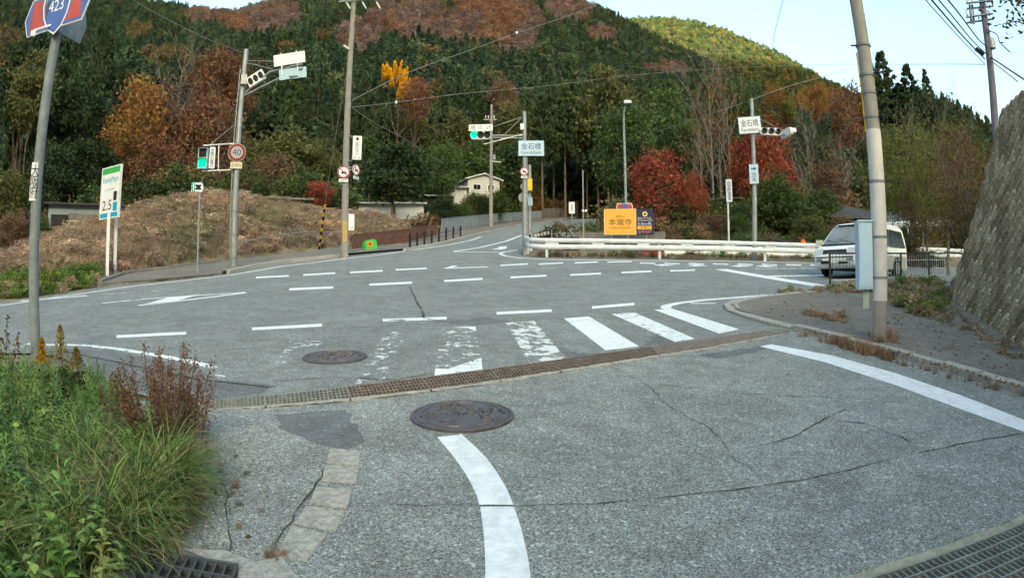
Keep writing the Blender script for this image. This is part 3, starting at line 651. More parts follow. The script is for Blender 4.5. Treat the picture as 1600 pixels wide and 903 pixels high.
for x in (167.5, 179.5):
    q = fb.L(x, 434); yy = .38 * (-1 if x < 173 else 1) * .8; MB().box((q[0], yy + .08, (z0 + .05 + -.1) / 2), (.13, .13, z0 + .35)).build('post', M['white'], o)

# --- small arrow sign on its thin post
aS = Pl(gnd(308.5, 431), 'guide_sign', 'small white and green arrow sign on a thin post at the sidewalk', 'road sign'); o = aS.o
tz = aS.L(306, 284)[1]; tube((0, 0, -.1), (0, 0, tz), .035, n=10, m=M['galv'], parent=o)
bx = aS.box(299, 286, 318, 300)
hx = bx[2] / 2; hz = bx[3] / 2
q = MB().prism([(-hx, -hz), (hx * .75, -hz), (hx, 0), (hx * .75, hz), (-hx, hz)], -.06, -.035).build('sign_panel', M['signw'], o, (bx[0], 0, bx[1])); q.rotation_euler = (0, 0, R(8))
MB().box((-hx * .68, -.064, 0), (hx * .55, .006, hz * 1.9)).build('green_field', mat('sign_teal_green', (.03, .42, .33), .5, 0, .05), q)
MB().box((-hx * .68, -.069, 0), (hx * .12, .004, hz * 1.7)).build('stripe', M['signw'], q)
mb = MB()
for a in (-.7, .7): mb.box((hx * .1, -.066, 0), (hx * 1.15, .006, hz * .42), 0, 0, 0, a)
mb.box((hx * .1, -.067, 0), (hx * .7, .006, hz * 1.1)); mb.build('arrow', M['black'], q)
MB().box((0, 0, .02), (.3, .3, .1)).build('footing', M['kerb'], o)

# --- signals
def head3(parent, c, yaw, lit=None, w=1.14, h=.36, nm='signal_head', tilt=0.):
    hd = MB(); r = h / 2; pts = [(-(w / 2 - r) + r * math.cos(a), r * math.sin(a)) for a in np.linspace(PI / 2, 3 * PI / 2, 7)] + [((w / 2 - r) + r * math.cos(a), r * math.sin(a)) for a in np.linspace(-PI / 2, PI / 2, 7)]
    hd.prism(pts, -.08, .08); o = hd.build(nm, M['white'], parent, c); o.rotation_euler = (tilt, 0, yaw)
    for k in (-1, 0, 1):
        MB().disc((k * w * .31, 0, 0), h * .40, -.095, -.075, 20).build('lens', M['lgreen'] if lit == k else M['lens'], o)
        v = MB(); n = 12; rr = h * .44; vs = []
        for i in range(n + 1):
            a = -.35 + (PI + .7) * i / n
            vs += [(k * w * .31 + rr * math.cos(a), -.08, rr * math.sin(a)), (k * w * .31 + rr * math.cos(a), -.28, rr * math.sin(a) * .98)]
        v.add(vs, [(2 * i, 2 * i + 1, 2 * i + 3, 2 * i + 2) for i in range(n)], 0, True).build('visor', M['white'], o)
    return o
def bands(pl, zs, r, parent, m=None, name='band'):
    for z in zs: MB().path([(0, 0, z - .03), (0, 0, z + .03)], r, 16).build(name, m or M['galv'], parent)
# left signal pole
s1 = Pl(gnd(365, 420), 'traffic_signal', 'signal pole with green walking lamp, 40 limit sign and arm over the road', 'traffic light'); o = s1.o
q = s1.L(385, 78); lean = q[0]
P = lambda z: (lean * z / q[1], 0, z)
MB().path([(0, 0, -.2), P(3), P(q[1])], [.135, .125, .10], 16).build('pole', M['galv'], o)
cw = MB().path([(-.16, -.05, 0.1), (lean * .5 - .18, -.05, q[1] * .5), (lean * .9 - .17, -.05, q[1] * .9)], .025, 8).build('conduit', M['galv'], o)
for yy in (330, 368, 404):
    z = s1.L(367, yy)[1]; MB().path([(P(z)[0], 0, z - .02), (P(z)[0], 0, z + .02)], .16, 16).build('band', M['galvd'], o)
# pedestrian signal on its frame
a0 = s1.L(318, 228); a1 = s1.L(366, 225); b0 = s1.L(316, 268); b1 = s1.L(362, 266)
MB().path([(a0[0], -.05, a0[1]), (a1[0], -.05, a1[1])], .028, 8).build('bracket', M['white'], o)
MB().path([(b0[0], -.05, b0[1]), (b1[0], -.05, b1[1])], .028, 8).build('bracket', M['white'], o)
c0 = s1.L(342, 228); c1 = s1.L(341, 266); MB().path([(c0[0], -.05, c0[1]), (c1[0], -.05, c1[1])], .022, 8).build('bracket', M['white'], o)
d0 = s1.L(329, 226); d1 = s1.L(366, 196); MB().path([(d0[0], -.05, d0[1]), (d1[0], 0, d1[1])], .012, 6).build('stay', M['galv'], o)
bx = s1.box(310, 233, 325, 265); hd = MB().box((0, 0, 0), (bx[2], .22, bx[3])).build('pedestrian_signal', M['sky'], o, (bx[0], -.12, bx[1])); hd.rotation_euler = (0, 0, R(-12))
MB().box((0, -.115, bx[3] * .24), (bx[2] * .78, .012, bx[3] * .38)).build('red_lens', M['lens'], hd)
MB().box((0, -.115, -bx[3] * .24), (bx[2] * .78, .012, bx[3] * .40)).build('green_lens', mat('dim_green_glow', (.0, .35, .22), .3, 0, 0, emit=(.0, .8, .3, .22)), hd)
mn = MB(); u = bx[3] * .40
mn.disc((0, 0, -bx[3] * .24 + u * .34), u * .12, -.125, -.121, 12).prism([(-u * .14, u * .2), (u * .14, u * .2), (u * .22, -u * .05), (u * .12, -u * .05), (u * .2, -u * .45), (u * .07, -u * .45), (0, -u * .15), (-u * .12, -u * .45), (-u * .24, -u * .42), (-u * .1, -u * .05), (-u * .2, -u * .05)], -.125, -.121, 0, False, (0, 0, -bx[3] * .24))
mn.build('walking_figure', M['lgreen'], hd)
mat('dim_green_glow', (.0, .35, .22), .3, 0, 0, emit=(.0, .8, .3, .22))

for k in (0, 1):
    MB().box((0, -.19, bx[3] * (.46 - .49 * k)), (bx[2] * .9, .16, .02)).build('visor', M['galvd'], hd)
pn, cx, cz, w, h = panel(s1, 327, 231, 336, 264, M['signw'], y=-.1, parent=o)
txt('歩\n車\n分\n離\n式', w * .66, h * .9, (0, -.014, 0), M['black'], pn)
# 40 sign
cx, cz, w, h = s1.box(356.5, 226, 383.5, 254); sd = MB().disc((0, 0, 0), h / 2, -.012, .012, 32).build('limit_sign', M['cream'], o, (cx, -.2, cz))
MB().disc((0, 0, 0), h / 2 * .96, -.018, -.012, 32).build('red_ring', mat('faded_red_ring', (.20, .03, .025), .5, 0, .25, 5), sd)
MB().disc((0, 0, 0), h / 2 * .68, -.023, -.018, 32).build('white_face', mat('aged_white', (.36, .34, .34), .5, 0, .1, 4), sd)
txt('40', h * .46, h * .36, (0, -.0245, 0), mat('sign_number_blue', (.03, .055, .12), .5, 0, .2, 6), sd)
MB().path([(0, .02, .1), (0, .2, .1)], .03, 8).build('clamp', M['galv'], sd)
pn, cx, cz, w, h = panel(s1, 360, 255, 378, 265, M['cream'], y=-.2, parent=o); txt('区間内', w * .8, h * .55, (0, -.012, 0), M['brownp'], pn)
# arm with the three-lens head and the two boards
hz_ = lambda x, y, yy: (lambda t: (t[0], yy, t[1]))(s1.L(x, y))
MB().path([hz_(380, 148, 0), hz_(420, 121, -.7), hz_(466, 118, -1.4)], .045, 10).build('arm', M['galv'], o)
MB().path([hz_(381, 150, 0), hz_(430, 133, -.7), hz_(466, 124, -1.4)], .045, 10).build('arm', M['galv'], o)
MB().path([hz_(383, 98, 0), hz_(424, 117, -.7)], .016, 6).build('stay', M['galv'], o)
MB().path([hz_(384, 95, 0), hz_(432, 108, -.9)], .016, 6).build('stay', M['galv'], o)
bx = s1.box(388, 112, 411, 143); hh = MB().box((0, 0, 0), (.80, .14, .48)).build('signal_head', M['white'], o, (bx[0], -.35, bx[1])); hh.rotation_euler = (0, R(-30), R(-24))
for k in (-1, 0, 1): MB().disc((k * .25, 0, 0), .17, -.085, -.07, 18, rx=.62).build('lens', M['lens'], hh)
pn, cx, cz, w, h = panel(s1, 424, 99, 471, 116, M['signw'], y=-1.2, parent=o); pn.name = 'upper_board'; pn.rotation_euler = (0, R(-9), R(-14))
for f in (-.26, .24): MB().box((w * f, -.02, -h * .35), (.04, .03, h * 1.9)).build('strap', M['white'], pn)
pn, cx, cz, w, h = panel(s1, 432, 122, 473, 138, M['sky'], y=-1.25, parent=o); pn.name = 'lower_board'; pn.rotation_euler = (0, R(-7), R(-14))
MB().path([(-w * .1, -.05, -h * .3), (w * .2, -.5, -h * .75)], .05, 8).build('loudspeaker', M['galv'], pn)
MB().box((0, 0, 0), (.26, .2, .44)).build('junction_box', M['galv'], o, hz_(381, 127, -.16))
MB().path([hz_(378, 134, 0.1), hz_(378, 136, .1), hz_(378, 140, .1)], .17, 12).build('band', M['galvd'], o)
# far signal pole with the place-name board
s2 = Pl(gnd(820, 397), 'traffic_signal', 'far signal pole with green lamp left and blue place-name board Kaneishibashi', 'traffic light'); o = s2.o
zt = s2.L(820, 175)[1]; MB().path([(0, 0, -.2), (0, 0, zt * .5), (0, 0, zt)], [.12, .11, .085], 14).build('pole', M['galv'], o)
MB().path([(.12, -.02, .2), (.12, -.02, zt * .75)], .022, 6).build('conduit', M['galv'], o)
L2 = lambda x, y, yy=0.: (lambda t: (t[0], yy, t[1]))(s2.L(x, y))
for a, b in (((766, 212.5), (818, 212.5)), ((766, 216), (818, 216.5))): MB().path([L2(*a, -.1), L2(*b)], .035, 8).build('arm', M['galv'], o)
MB().path([L2(757, 227, -.2), L2(817, 210)], .025, 8).build('stay', M['white'], o); MB().path([L2(772, 199, -.1), L2(816, 183)], .014, 6).build('stay', M['galv'], o); MB().path([L2(789, 211, -.1), L2(815, 184)], .014, 6).build('stay', M['galv'], o)
bx = s2.box(735, 207, 768, 219); hd = head3(o, (bx[0], -.12, bx[1]), 0, lit=-1, w=bx[2], h=bx[3])
mat('green_case_glow', (.05, .5, .3), .5)
pn, cx, cz, w, h = panel(s2, 733, 196, 770, 206, M['signw'], y=-.15, parent=o); txt('感 応 式', w * .88, h * .7, (0, -.012, 0), M['black'], pn)
pn, cx, cz, w, h = panel(s2, 810, 221, 850, 245, mat('sign_pale_blue', (.50, .64, .76), .4, 0, .04, 3), y=-.16, parent=o, rim=mat('sign_edge_blue', (.25, .45, .62), .5, 0, .05)); txt('金石橋', w * .78, h * .42, (0, -.014, h * .12), mat('sign_text_blue', (.02, .06, .22), .5, 0, .05), pn); txt('Kaneishibashi', w * .78, h * .2, (0, -.014, -h * .27), M['navy'], pn)
MB().box((0, 0, 0), (.18, .16, .3)).build('junction_box', M['signw'], o, L2(816, 199.5, -.12))
def roundsign(pl, x, y, r, parent, plate=True, yw=0., yy=-.16, rx=1.):
    c = pl.L(x, y); rr = r * pl.R / F
    s = MB().disc((0, 0, 0), rr, -.012, .012, 28).build('prohibition_sign', M['signw'], parent, (c[0], yy, c[1])); s.rotation_euler = (0, 0, yw)
    mb = MB(); n = 28; vs = []
    for k in range(n):
        a = 2 * PI * k / n; vs += [(rr * .98 * math.cos(a), -.016, rr * .98 * math.sin(a)), (rr * .80 * math.cos(a), -.016, rr * .80 * math.sin(a))]
    mb.add(vs, [(2 * k, 2 * k + 1, (2 * k + 3) % (2 * n), (2 * k + 2) % (2 * n)) for k in range(n)]).build('red_ring', M['dred'], s)
    mb = MB(); u = rr
    mb.box((-u * .05, -.016, -u * .08), (u * .62, .004, u * .34)).box((u * .36, -.016, -u * .12), (u * .22, .004, u * .24)).disc((-u * .2, 0, -u * .3), u * .1, -.018, -.014, 10).disc((u * .32, 0, -u * .3), u * .1, -.018, -.014, 10)
    mb.build('lorry_symbol', M['navy'], s)
    MB().box((0, -.0195, 0), (u * 1.7, .003, u * .14), 0, 0, 0, R(45)).build('slash', M['dred'], s)
    if plate:
        p = MB().box((0, 0, -rr * 1.35), (rr * 1.5, .02, rr * .5)).build('plate', M['signw'], s); txt('大型車', rr * 1.1, rr * .3, (0, -.0125, -rr * 1.35), M['black'], p)
    return s
roundsign(s2, 819, 269, 6.7, o)
for y, r in ((291, 6), (308, 8.2)):
    c = s2.L(819 if y < 300 else 818, y); MB().disc((0, 0, 0), r * s2.R / F, -.01, .01, 24).build('sign_back', mat('sign_back_grey', (.30, .31, .30), .6, .2, .12), o, (c[0], .14, c[1]))
# smaller post beside it with the lit orange pedestrian lamp
s3 = Pl(ground_at(828, 33), 'pedestrian_signal', 'short grey post with lit orange lamp box beside the far signal pole', 'traffic light'); o = s3.o
zt = s3.L(828, 258)[1]; tube((0, 0, -.1), (0, 0, zt), .09, .08, m=M['galv'], parent=o)
bx = s3.box(825, 281, 831, 298); b = MB().box((0, 0, 0), (bx[2] * 1.3, .2, bx[3] * 1.25)).build('lamp_box', M['galvd'], o, (bx[0], -.15, bx[1])); MB().box((0, -.105, 0), (bx[2], .02, bx[3])).build('lens', M['lorange'], b)
pn, *_ = panel(s3, 825, 309, 832, 322, M['sky'], y=-.15, parent=o); pn.name = 'push_button_box'
# right signal pole
s4 = Pl(gnd(1178.5, 405), 'traffic_signal', 'signal pole behind the guardrail with white place-name board and head seen from behind', 'traffic light'); o = s4.o
q = s4.L(1174, 155); MB().path([(0, 0, -.2), (q[0] * .5, 0, q[1] * .5), (q[0], 0, q[1])], [.13, .115, .09], 14).build('pole', M['galv'], o)
L4 = lambda x, y, yy=0.: (lambda t: (t[0], yy, t[1]))(s4.L(x, y))
pn, cx, cz, w, h = panel(s4, 1154, 184, 1189, 210, M['signw'], y=-.16, parent=o, rim=MATS['sign_edge_blue']); pn.rotation_euler = (0, R(-2), 0)
txt('金石橋', w * .78, h * .42, (0, -.014, h * .12), MATS['sign_text_blue'], pn); txt('Kaneishibashi', w * .78, h * .2, (0, -.014, -h * .27), M['navy'], pn)
MB().path([L4(1178, 213, -.05), L4(1236, 212, -.2)], .04, 8).build('arm', M['galv'], o); MB().path([L4(1176, 180), L4(1224, 207, -.2)], .012, 6).build('stay', M['galv'], o)
bx = s4.box(1186, 203, 1221, 214); head3(o, (bx[0], -.3, bx[1]), R(18), w=bx[2] * 1.05, h=bx[3])
c = L4(1229, 210, -.2); b2 = head3(o, c, R(112), w=1.15, h=.42)
pn, cx, cz, w, h = panel(s4, 1171, 258, 1185, 288, MATS['sign_pale_blue'], y=-.18, parent=o); txt('茨\n木', w * .62, h * .5, (0, -.012, -h * .18), MATS['sign_text_blue'], pn)
MB().prism([(-w * .3, -.03), (0, -.03), (0, -.1), (w * .33, 0), (0, .1), (0, .03), (-w * .3, .03)], -.016, -.011, 0, False, (0, 0, h * .27)).build('arrow', mat('arrow_blue', (.01, .12, .30), .5), pn)
# white vertical sign post
v = Pl(ground_at(1139.5, 33), 'guide_sign', 'narrow white vertical sign on a white post behind the guardrail', 'road sign'); o = v.o
zt = v.L(1140, 283)[1]; tube((0, 0, -.1), (0, 0, zt), .05, m=M['white'], parent=o); pn, cx, cz, w, h = panel(v, 1134.5, 281, 1144, 316, M['signw'], parent=o); txt('府\n営\n駐\n車\n場', w * .6, h * .86, (0, -.012, 0), MATS['sign_text_blue'], pn)
# street lamp
l = Pl(ground_at(979, 36), 'street_lamp', 'tall thin street lamp with a flat twin head behind the yellow billboard', 'street lamp'); o = l.o
zt = l.L(979, 168)[1]; MB().path([(0, 0, -.2), (0, 0, zt * .85), (.03, -.05, zt * .96), (.12, -.2, zt)], [.1, .07, .06, .05], 12).build('pole', mat('lamp_post_green_grey', (.24, .31, .30), .5, .2, .12), o)
c = l.L(981, 162); lh = MB().prism([(-.26, -.06), (-.2, .07), (-.05, .1), (.05, .1), (.2, .07), (.26, -.06), (.1, -.09), (-.1, -.09)], -.3, .1).build('lamp_head', M['signw'], o, (c[0], -.1, c[1])); MB().box((0, -.1, -.1), (.34, .3, .03)).build('lamp_glass', M['galvd'], lh)
# temple billboard
tb = Pl(ground_at(983, 31.5), 'billboard', 'yellow temple billboard with navy panel behind the guardrail', 'billboard'); o = tb.o
pn, cx, cz, w, h = panel(tb, 944, 327, 994, 367, M['orange'], y=-.1, th=.06, parent=o, rim=M['gold']); pn.name = 'yellow_board'
txt('本瀧寺', w * .72, h * .25, (0, -.034, -.01), M['brownp'], pn); txt('能勢山', w * .27, h * .07, (0, -.034, h * .21), M['brownp'], pn); txt('NOSE MYOKEN', w * .66, h * .055, (0, -.034, -h * .24), M['brownp'], pn)
pn, cx, cz, w, h = panel(tb, 994.6, 327, 1021, 367, M['navy'], y=-.1, th=.06, parent=o); pn.name = 'navy_board'
MB().disc((0, 0, h * .3), h * .1, -.04, -.03, 20).build('emblem', M['gold'], pn); MB().disc((0, 0, h * .3), h * .05, -.044, -.04, 12).build('emblem_core', M['brownp'], pn)
txt('国道423号線', w * .8, h * .08, (-w * .04, -.034, h * .14), M['cream'], pn)
MB().prism([(-w * .45, h * .06), (-w * .07, h * .06), (0, h * .03), (w * .07, h * .06), (w * .45, h * .06), (w * .45, h * .045), (w * .07, h * .045), (0, h * .015), (-w * .07, h * .045), (-w * .45, h * .045)], -.036, -.03).build('divider', M['signw'], pn)
txt('3.5km先', w * .8, h * .13, (-w * .02, -.034, -h * .07), M['signw'], pn)
MB().box((-w * .03, -.033, -h * .23), (w * .84, .005, h * .14)).build('yellow_strip', M['orange'], pn); txt('参道口', w * .5, h * .1, (-w * .03, -.037, -h * .23), M['brownp'], pn); txt('信号右折', w * .8, h * .12, (-w * .03, -.034, -h * .39), M['pink'], pn)
for x in (955, 981, 1010): q = tb.L(x, 350); MB().box((q[0], .02, q[1] / 2 - .1), (.07, .07, q[1] + .4)).build('post', M['galv'], o)
rs = Pl(ground_at(975, 34.5), 'route_sign', 'small faded route shield sign showing above the yellow billboard', 'road sign'); o = rs.o
cx, cz, w, h = rs.box(963, 318, 989, 330); tube((0, 0, -.1), (0, 0, cz), .05, m=M['galv'], parent=o)
pn = MB().prism([(-w / 2, 0), (-w * .42, h / 2), (w * .42, h / 2), (w / 2, 0), (w * .42, -h / 2), (-w * .42, -h / 2)], -.012, .012).build('sign_plate', M['signw'], o, (cx, -.1, cz))
MB().prism([(-w * .47, 0), (-w * .4, h * .43), (w * .4, h * .43), (w * .47, 0), (w * .4, -h * .43), (-w * .4, -h * .43)], -.016, -.012).build('red_field', M['red'], pn); MB().disc((0, 0, 0), h * .46, -.02, -.016, 18, rx=.75).build('shield', M['blue'], pn)
# white sign by the far road, thin post with reflectors
ws = Pl(ground_at(893.5, 58), 'guide_sign', 'white sign with rounded top standing by the far road', 'road sign'); o = ws.o
pn, cx, cz, w, h = panel(ws, 889, 316, 898, 334, M['signw'], parent=o); tube((cx, 0, -.1), (cx, 0, cz), .05, m=M['galv'], parent=o); txt('本\n瀧\n寺', w * .45, h * .7, (0, -.012, 0), M['navy'], pn)
tp = Pl(ground_at(912, 31), 'marker_post', 'thin pale post with two white reflectors behind the guardrail', 'post'); o = tp.o
zt = tp.L(913, 266)[1]; tube((0, 0, -.1), (0, 0, zt), .045, .035, m=M['conc'], parent=o)
for x in (911, 915.5): c = tp.L(x, 329.5); MB().disc((c[0], 0, c[1]), .06, -.1, -.06, 14).build('reflector', M['signw'], o)
# ------------------------------------------------------------------ guardrail
gpts = px((846, 388), (828, 390), (820, 396), (826, 401), (845, 402.5), (900, 403), (1082, 405), (1258, 409), (1475, 414), (1560, 418))
gr = thing('guardrail', 'white two-beam steel guardrail along the far side of the main road', 'guardrail', gpts[3])
g0 = gpts[3].copy(); GP = dense(gpts, .25)
def railprof(z0, z1, d):
    zs = np.linspace(z0, z1, 6); return [(0, zs[0]), (-d, zs[1]), (-d * 1.25, zs[2]), (-d * 1.25, zs[3]), (-d, zs[4]), (0, zs[5])]
def sweep(pts, prof, org):
    mb = MB(); n = len(prof); vs = []
    for i, p in enumerate(pts):
        t = pts[min(i + 1, len(pts) - 1)] - pts[max(i - 1, 0)]; t.z = 0; t.normalize(); nn = Vector((t.y, -t.x, 0))
        vs += [p - org + nn * -a + Vector((0, 0, z)) for a, z in prof]
    return mb.add(vs, [(i * n + k, i * n + k + 1, (i + 1) * n + k + 1, (i + 1) * n + k) for i in range(len(pts) - 1) for k in range(n - 1)], 0, True)
step = 16
for i in range(0, len(GP) - 1, step):
    s_ = GP[i:i + step + 1]
    if len(s_) < 2: continue
    sweep(s_, railprof(.68, .88, .045), g0).build('upper_beam', M['rail'], gr)
    sweep(s_, railprof(.38, .60, .045), g0).build('lower_beam', M['rail'], gr)
acc = 0; 
for i in range(1, len(GP) - 1, 4):
    p = GP[i]; t = GP[i + 1] - p; yw_ = math.atan2(t.y, t.x)
    if (i // 4) % 2 == 0: MB().box((p - g0) + Vector((0, 0, .64)), (.55, .04, .09), yw_).build('spacer', M['rail'], gr)
for i in list(range(6, 20, 7)) + list(range(24, len(GP) - 1, 20)):
    p = GP[i]; t = (GP[i + 1] - p).normalized(); q = p - g0 + Vector((-t.y, t.x, 0)) * .1
    MB().path([q + Vector((0, 0, -.1)), q + Vector((0, 0, .86))], .07, 10).build('post', M['rail'], gr)
# second, lower guardrail behind it
g2 = dense(px((1040, 399), (1130, 400), (1258, 403), (1400, 406)), .5)
gr2 = thing('guardrail', 'lower white barrier rail seen under the front guardrail', 'guardrail', g2[0])
sweep(g2, railprof(.02, .22, .05), g2[0]).build('lower_beam', M['white'], gr2); sweep(g2, railprof(.30, .5, .05), g2[0]).build('upper_beam', M['white'], gr2)
for i in range(0, len(g2), 6): q = g2[i] - g2[0]; MB().path([q + Vector((0, .1, -.1)), q + Vector((0, .1, .5))], .05, 8).build('post', M['white'], gr2)
rb = thing('barrier_board', 'short red and white striped board below the guardrail', 'barrier', gnd(1020, 401)); 
for k in range(3): MB().box((0, 0, .12 + .16 * k), (1.05, .04, .13), -azim(1020)).build('board', M['red'] if k != 1 else mat('dark_red', (.22, .03, .025), .6, 0, .2, 4), rb)
MB().box((.62, 0, .27), (.12, .06, .55), -azim(1020)).build('white_end', M['white'], rb)
lo = thing('warning_lamp', 'small round orange warning lamp on a post behind the guardrail', 'lamp', ground_at(1256, 33)); pw = Pl(lo.location, None, '', '')
c = pw.L(1256, 378); tube((0, 0, -.1), (0, 0, c[1]), .035, m=M['galv'], parent=lo); dk = MB().disc((0, 0, c[1]), .13, -.08, -.03, 18).build('lens', M['orng'], lo); lo.rotation_euler = (0, 0, -pw.a)
# ------------------------------------------------------------------ concrete utility pole with signs (left of the far road)
u1 = Pl(gnd(539, 403), 'utility_pole', 'concrete utility pole with truck ban signs and yellow stripes near its foot', 'utility pole'); o = u1.o
LU = lambda x, y, yy=0.: (lambda t: (t[0], yy, t[1]))(u1.L(x, y))
q = u1.L(555.5, -30)
MB().path([(0, 0, -.3), (q[0] * .5, 0, q[1] * .5), (q[0], 0, q[1])], [.175, .145, .115], 18).build('shaft', M['conc'], o)
for y in (2, -12):
    a, b = LU(529, y + 3.5, -.16), LU(590, y - 1.5, -.16); MB().path([a, b], .05, 4).build('crossarm', M['galv'], o)
    if y > 0:
        for x in (541, 566, 588): c = LU(x, y + 3, -.1); MB().path([c, (c[0] + .22, c[1] - .1, c[2] - .42)], .035, 8).build('insulator', M['signw'], o)
c = LU(537, 74, -.2); MB().path([c, (c[0] + .28, c[1], c[2] - .18)], .05, 8).build('bracket', M['signw'], o)
for y in range(20, 380, 16):
    c = u1.L(539 + (403 - y) * .0405, y); MB().path([(c[0] - .0, -.14, c[1]), (c[0] - .0, -.24, c[1])], .014, 6).build('step_bolt', M['galvd'], o)
for y in (214, 262, 252): c = u1.L(539 + (403 - y) * .0395, y); MB().path([(c[0], 0, c[1] - .02), (c[0], 0, c[1] + .02)], .165, 16).build('band', M['galv'], o)
pn, cx, cz, w, h = panel(u1, 551, 213, 565, 250, M['signw'], y=-.05, parent=o); pn.rotation_euler = (0, 0, 0)
txt('能\n勢\n妙\n見\n山', w * .40, h * .56, (0, -.012, -h * .03), M['black'], pn); txt('あと3k', w * .7, h * .09, (0, -.012, -h * .41), M['black'], pn)
MB().box((0, -.012, h * .37), (.16, .005, .07)).box((0, -.0125, h * .37), (.07, .005, .17)).build('cross_mark', M['black'], pn)
roundsign(u1, 537, 270.5, 9.8, o, yy=-.24); roundsign(u1, 556.5, 266.5, 9.2, o, yw=R(52), yy=-.12)
a = LU(540, 266, -.1); b = LU(552, 266, -.1); MB().path([a, b], .03, 8).build('bracket', M['galv'], o)
c = u1.L(549, 347); pn, cx, cz, w, h = panel(u1, 544.5, 335, 553.5, 360, M['signw'], y=-.1, parent=o); txt('不法投棄', w * .7, h * .12, (0, -.012, -h * .35), M['navy'], pn)
for x in (536.7, 539, 541.3):
    c = u1.L(x, 362); MB().box((c[0], -.168, c[1]), (.035, .02, .98)).build('yellow_stripe', M['yel'], o)
# guy wire with striped sleeve
gp = ground_at(498, 34); gpo = thing('guy_wire', 'guy wire with black and yellow striped sleeve on the brown bank', 'wire', gp)
tp_ = u1.o.location + Vector(LU(550, 72)) ; tp_ = Vector((u1.P.x + u1.L(549, 76)[0] * math.cos(u1.a), u1.P.y - u1.L(549, 76)[0] * math.sin(u1.a), u1.P.z + u1.L(549, 76)[1]))
MB().path([(0, 0, 0), tp_ - gp], .016, 6).build('cable', M['wireg'], gpo)
dv_ = (tp_ - gp).normalized()
for k in range(12): MB().path([dv_ * (.1 + .22 * k), dv_ * (.1 + .22 * (k + 1))], .06, 8).build('sleeve_band', M['yel'] if k % 2 else M['black'], gpo)
# the green roadside board with its orange face
gb = Pl(gnd(577, 392), 'warning_board', 'bright green plastic warning box with an orange face beside the rusty fence', 'sign'); o = gb.o
cx, cz, w, h = gb.box(568, 375, 588, 393)
bd = MB().prism([(-w * .5, 0), (-w * .5, h * .62), (-w * .3, h * .9), (w * .2, h), (w * .42, h * .9), (w * .5, h * .4), (w * .5, 0)], -.2, .25).build('box', M['lime'], o, (cx, 0, 0)); bd.rotation_euler = (0, 0, R(20))
MB().disc((-w * .1, 0, h * .56), h * .27, -.215, -.2, 18).build('orange_face', M['orng'], bd); MB().disc((-w * .1, 0, h * .56), h * .11, -.222, -.215, 14).build('dark_centre', M['brownp'], bd)
MB().box((-w * .08, -.208, h * .12), (w * .6, .01, h * .1)).build('print', M['yel'], bd); MB().box((w * .505, 0, h * .5), (.01, .3, h * .5)).build('side_panel', M['black'], bd)
# black bollards with rails
A = [gnd(640.5 + 11.3 * k, 391.3 - k * 2.65 + (0.02 * k * k)) for k in range(8)]
bf = thing('bollard_fence', 'row of short black bollards joined by rails at the kerb', 'fence', A[0])
for i, p in enumerate(A):
    q = p - A[0]; q.z = g(p.y) - A[0].z + .12; MB().path([q + Vector((0, 0, -.05)), q + Vector((0, 0, .75))], .06, 10).build('bollard', M['black'], bf); MB().path([q + Vector((0, 0, .75)), q + Vector((0, 0, .8))], [.06, .03], 10).build('cap', M['black'], bf)
    if i:
        r = A[i - 1] - A[0]; r.z = g(A[i - 1].y) - A[0].z + .12
        for zz in (.3, .55): MB().path([r + Vector((0, 0, zz)), q + Vector((0, 0, zz))], .018, 6).build('rail', M['black'], bf)
# rusty sheet fence and the blue-grey panel fence
def fencerun(pts, h, th, m, name, label, cat, L, postm, posth=.1, hs=None):
    root = thing(name, label, cat, pts[0]); P = dense(pts, .05); seg = [P[0]]; d = 0
    for a, b in zip(P, P[1:]):
        d += (b - a).length
        if d >= L: seg.append(b); d = 0
    for a, b in zip(seg, seg[1:]):
        yaw = math.atan2(b.y - a.y, b.x - a.x); l = math.hypot(b.x - a.x, b.y - a.y) - .04; dz = b.z - a.z; mb = MB(); x = l / 2; t = th / 2
        # corrugated panel following the slope
        n = max(4, int(l / .12)); vs = []
        for i in range(n + 1):
            xx = -x + l * i / n; zz = dz * (i / n - .5); yy = (t if i % 2 else -t)
            vs += [(xx, yy, zz + .08), (xx, yy, zz + h)]
        mb.add(vs, [(2 * i, 2 * i + 1, 2 * i + 3, 2 * i + 2) for i in range(n)])
        c = (a + b) / 2 - pts[0]; o = mb.build('fence_panel', m, root, c); o.rotation_euler = (0, 0, yaw)
        MB().path([a - pts[0] + Vector((0, 0, -.1)), a - pts[0] + Vector((0, 0, h + posth))], .035, 8).build('post', postm, root)
        MB().path([a - pts[0] + Vector((0, 0, h + .02)), b - pts[0] + Vector((0, 0, h + .02))], .028, 6).build('top_rail', postm, root)
    return root
fencerun(px((551, 392), (590, 387), (640, 379), (672, 372), (688, 368)), .85, .03, M['rustp'], 'sheet_fence', 'rusty brown sheet metal fence below the susuki grass', 'fence', 1.4, M['rustp'], .02)
fencerun([p + Vector((0, 0, .1)) for p in px((690, 368), (720, 361.5), (767, 352.5), (800, 347.5), (830, 343.5), (850, 342))], 1.15, .02, M['fence'], 'panel_fence', 'blue-grey panel fence rising along the far road', 'fence', 1.7, M['galv'], .05)
fencerun([p for p in px((850, 342), (900, 339.2), (950, 338), (1010, 337.5))], 1.6, .03, mat('weathered_board', (.12, .11, .10), .9, 0, .3, 1), 'board_fence', 'weathered grey board fence beyond the far road', 'fence', 2.4, M['galvd'], .05)
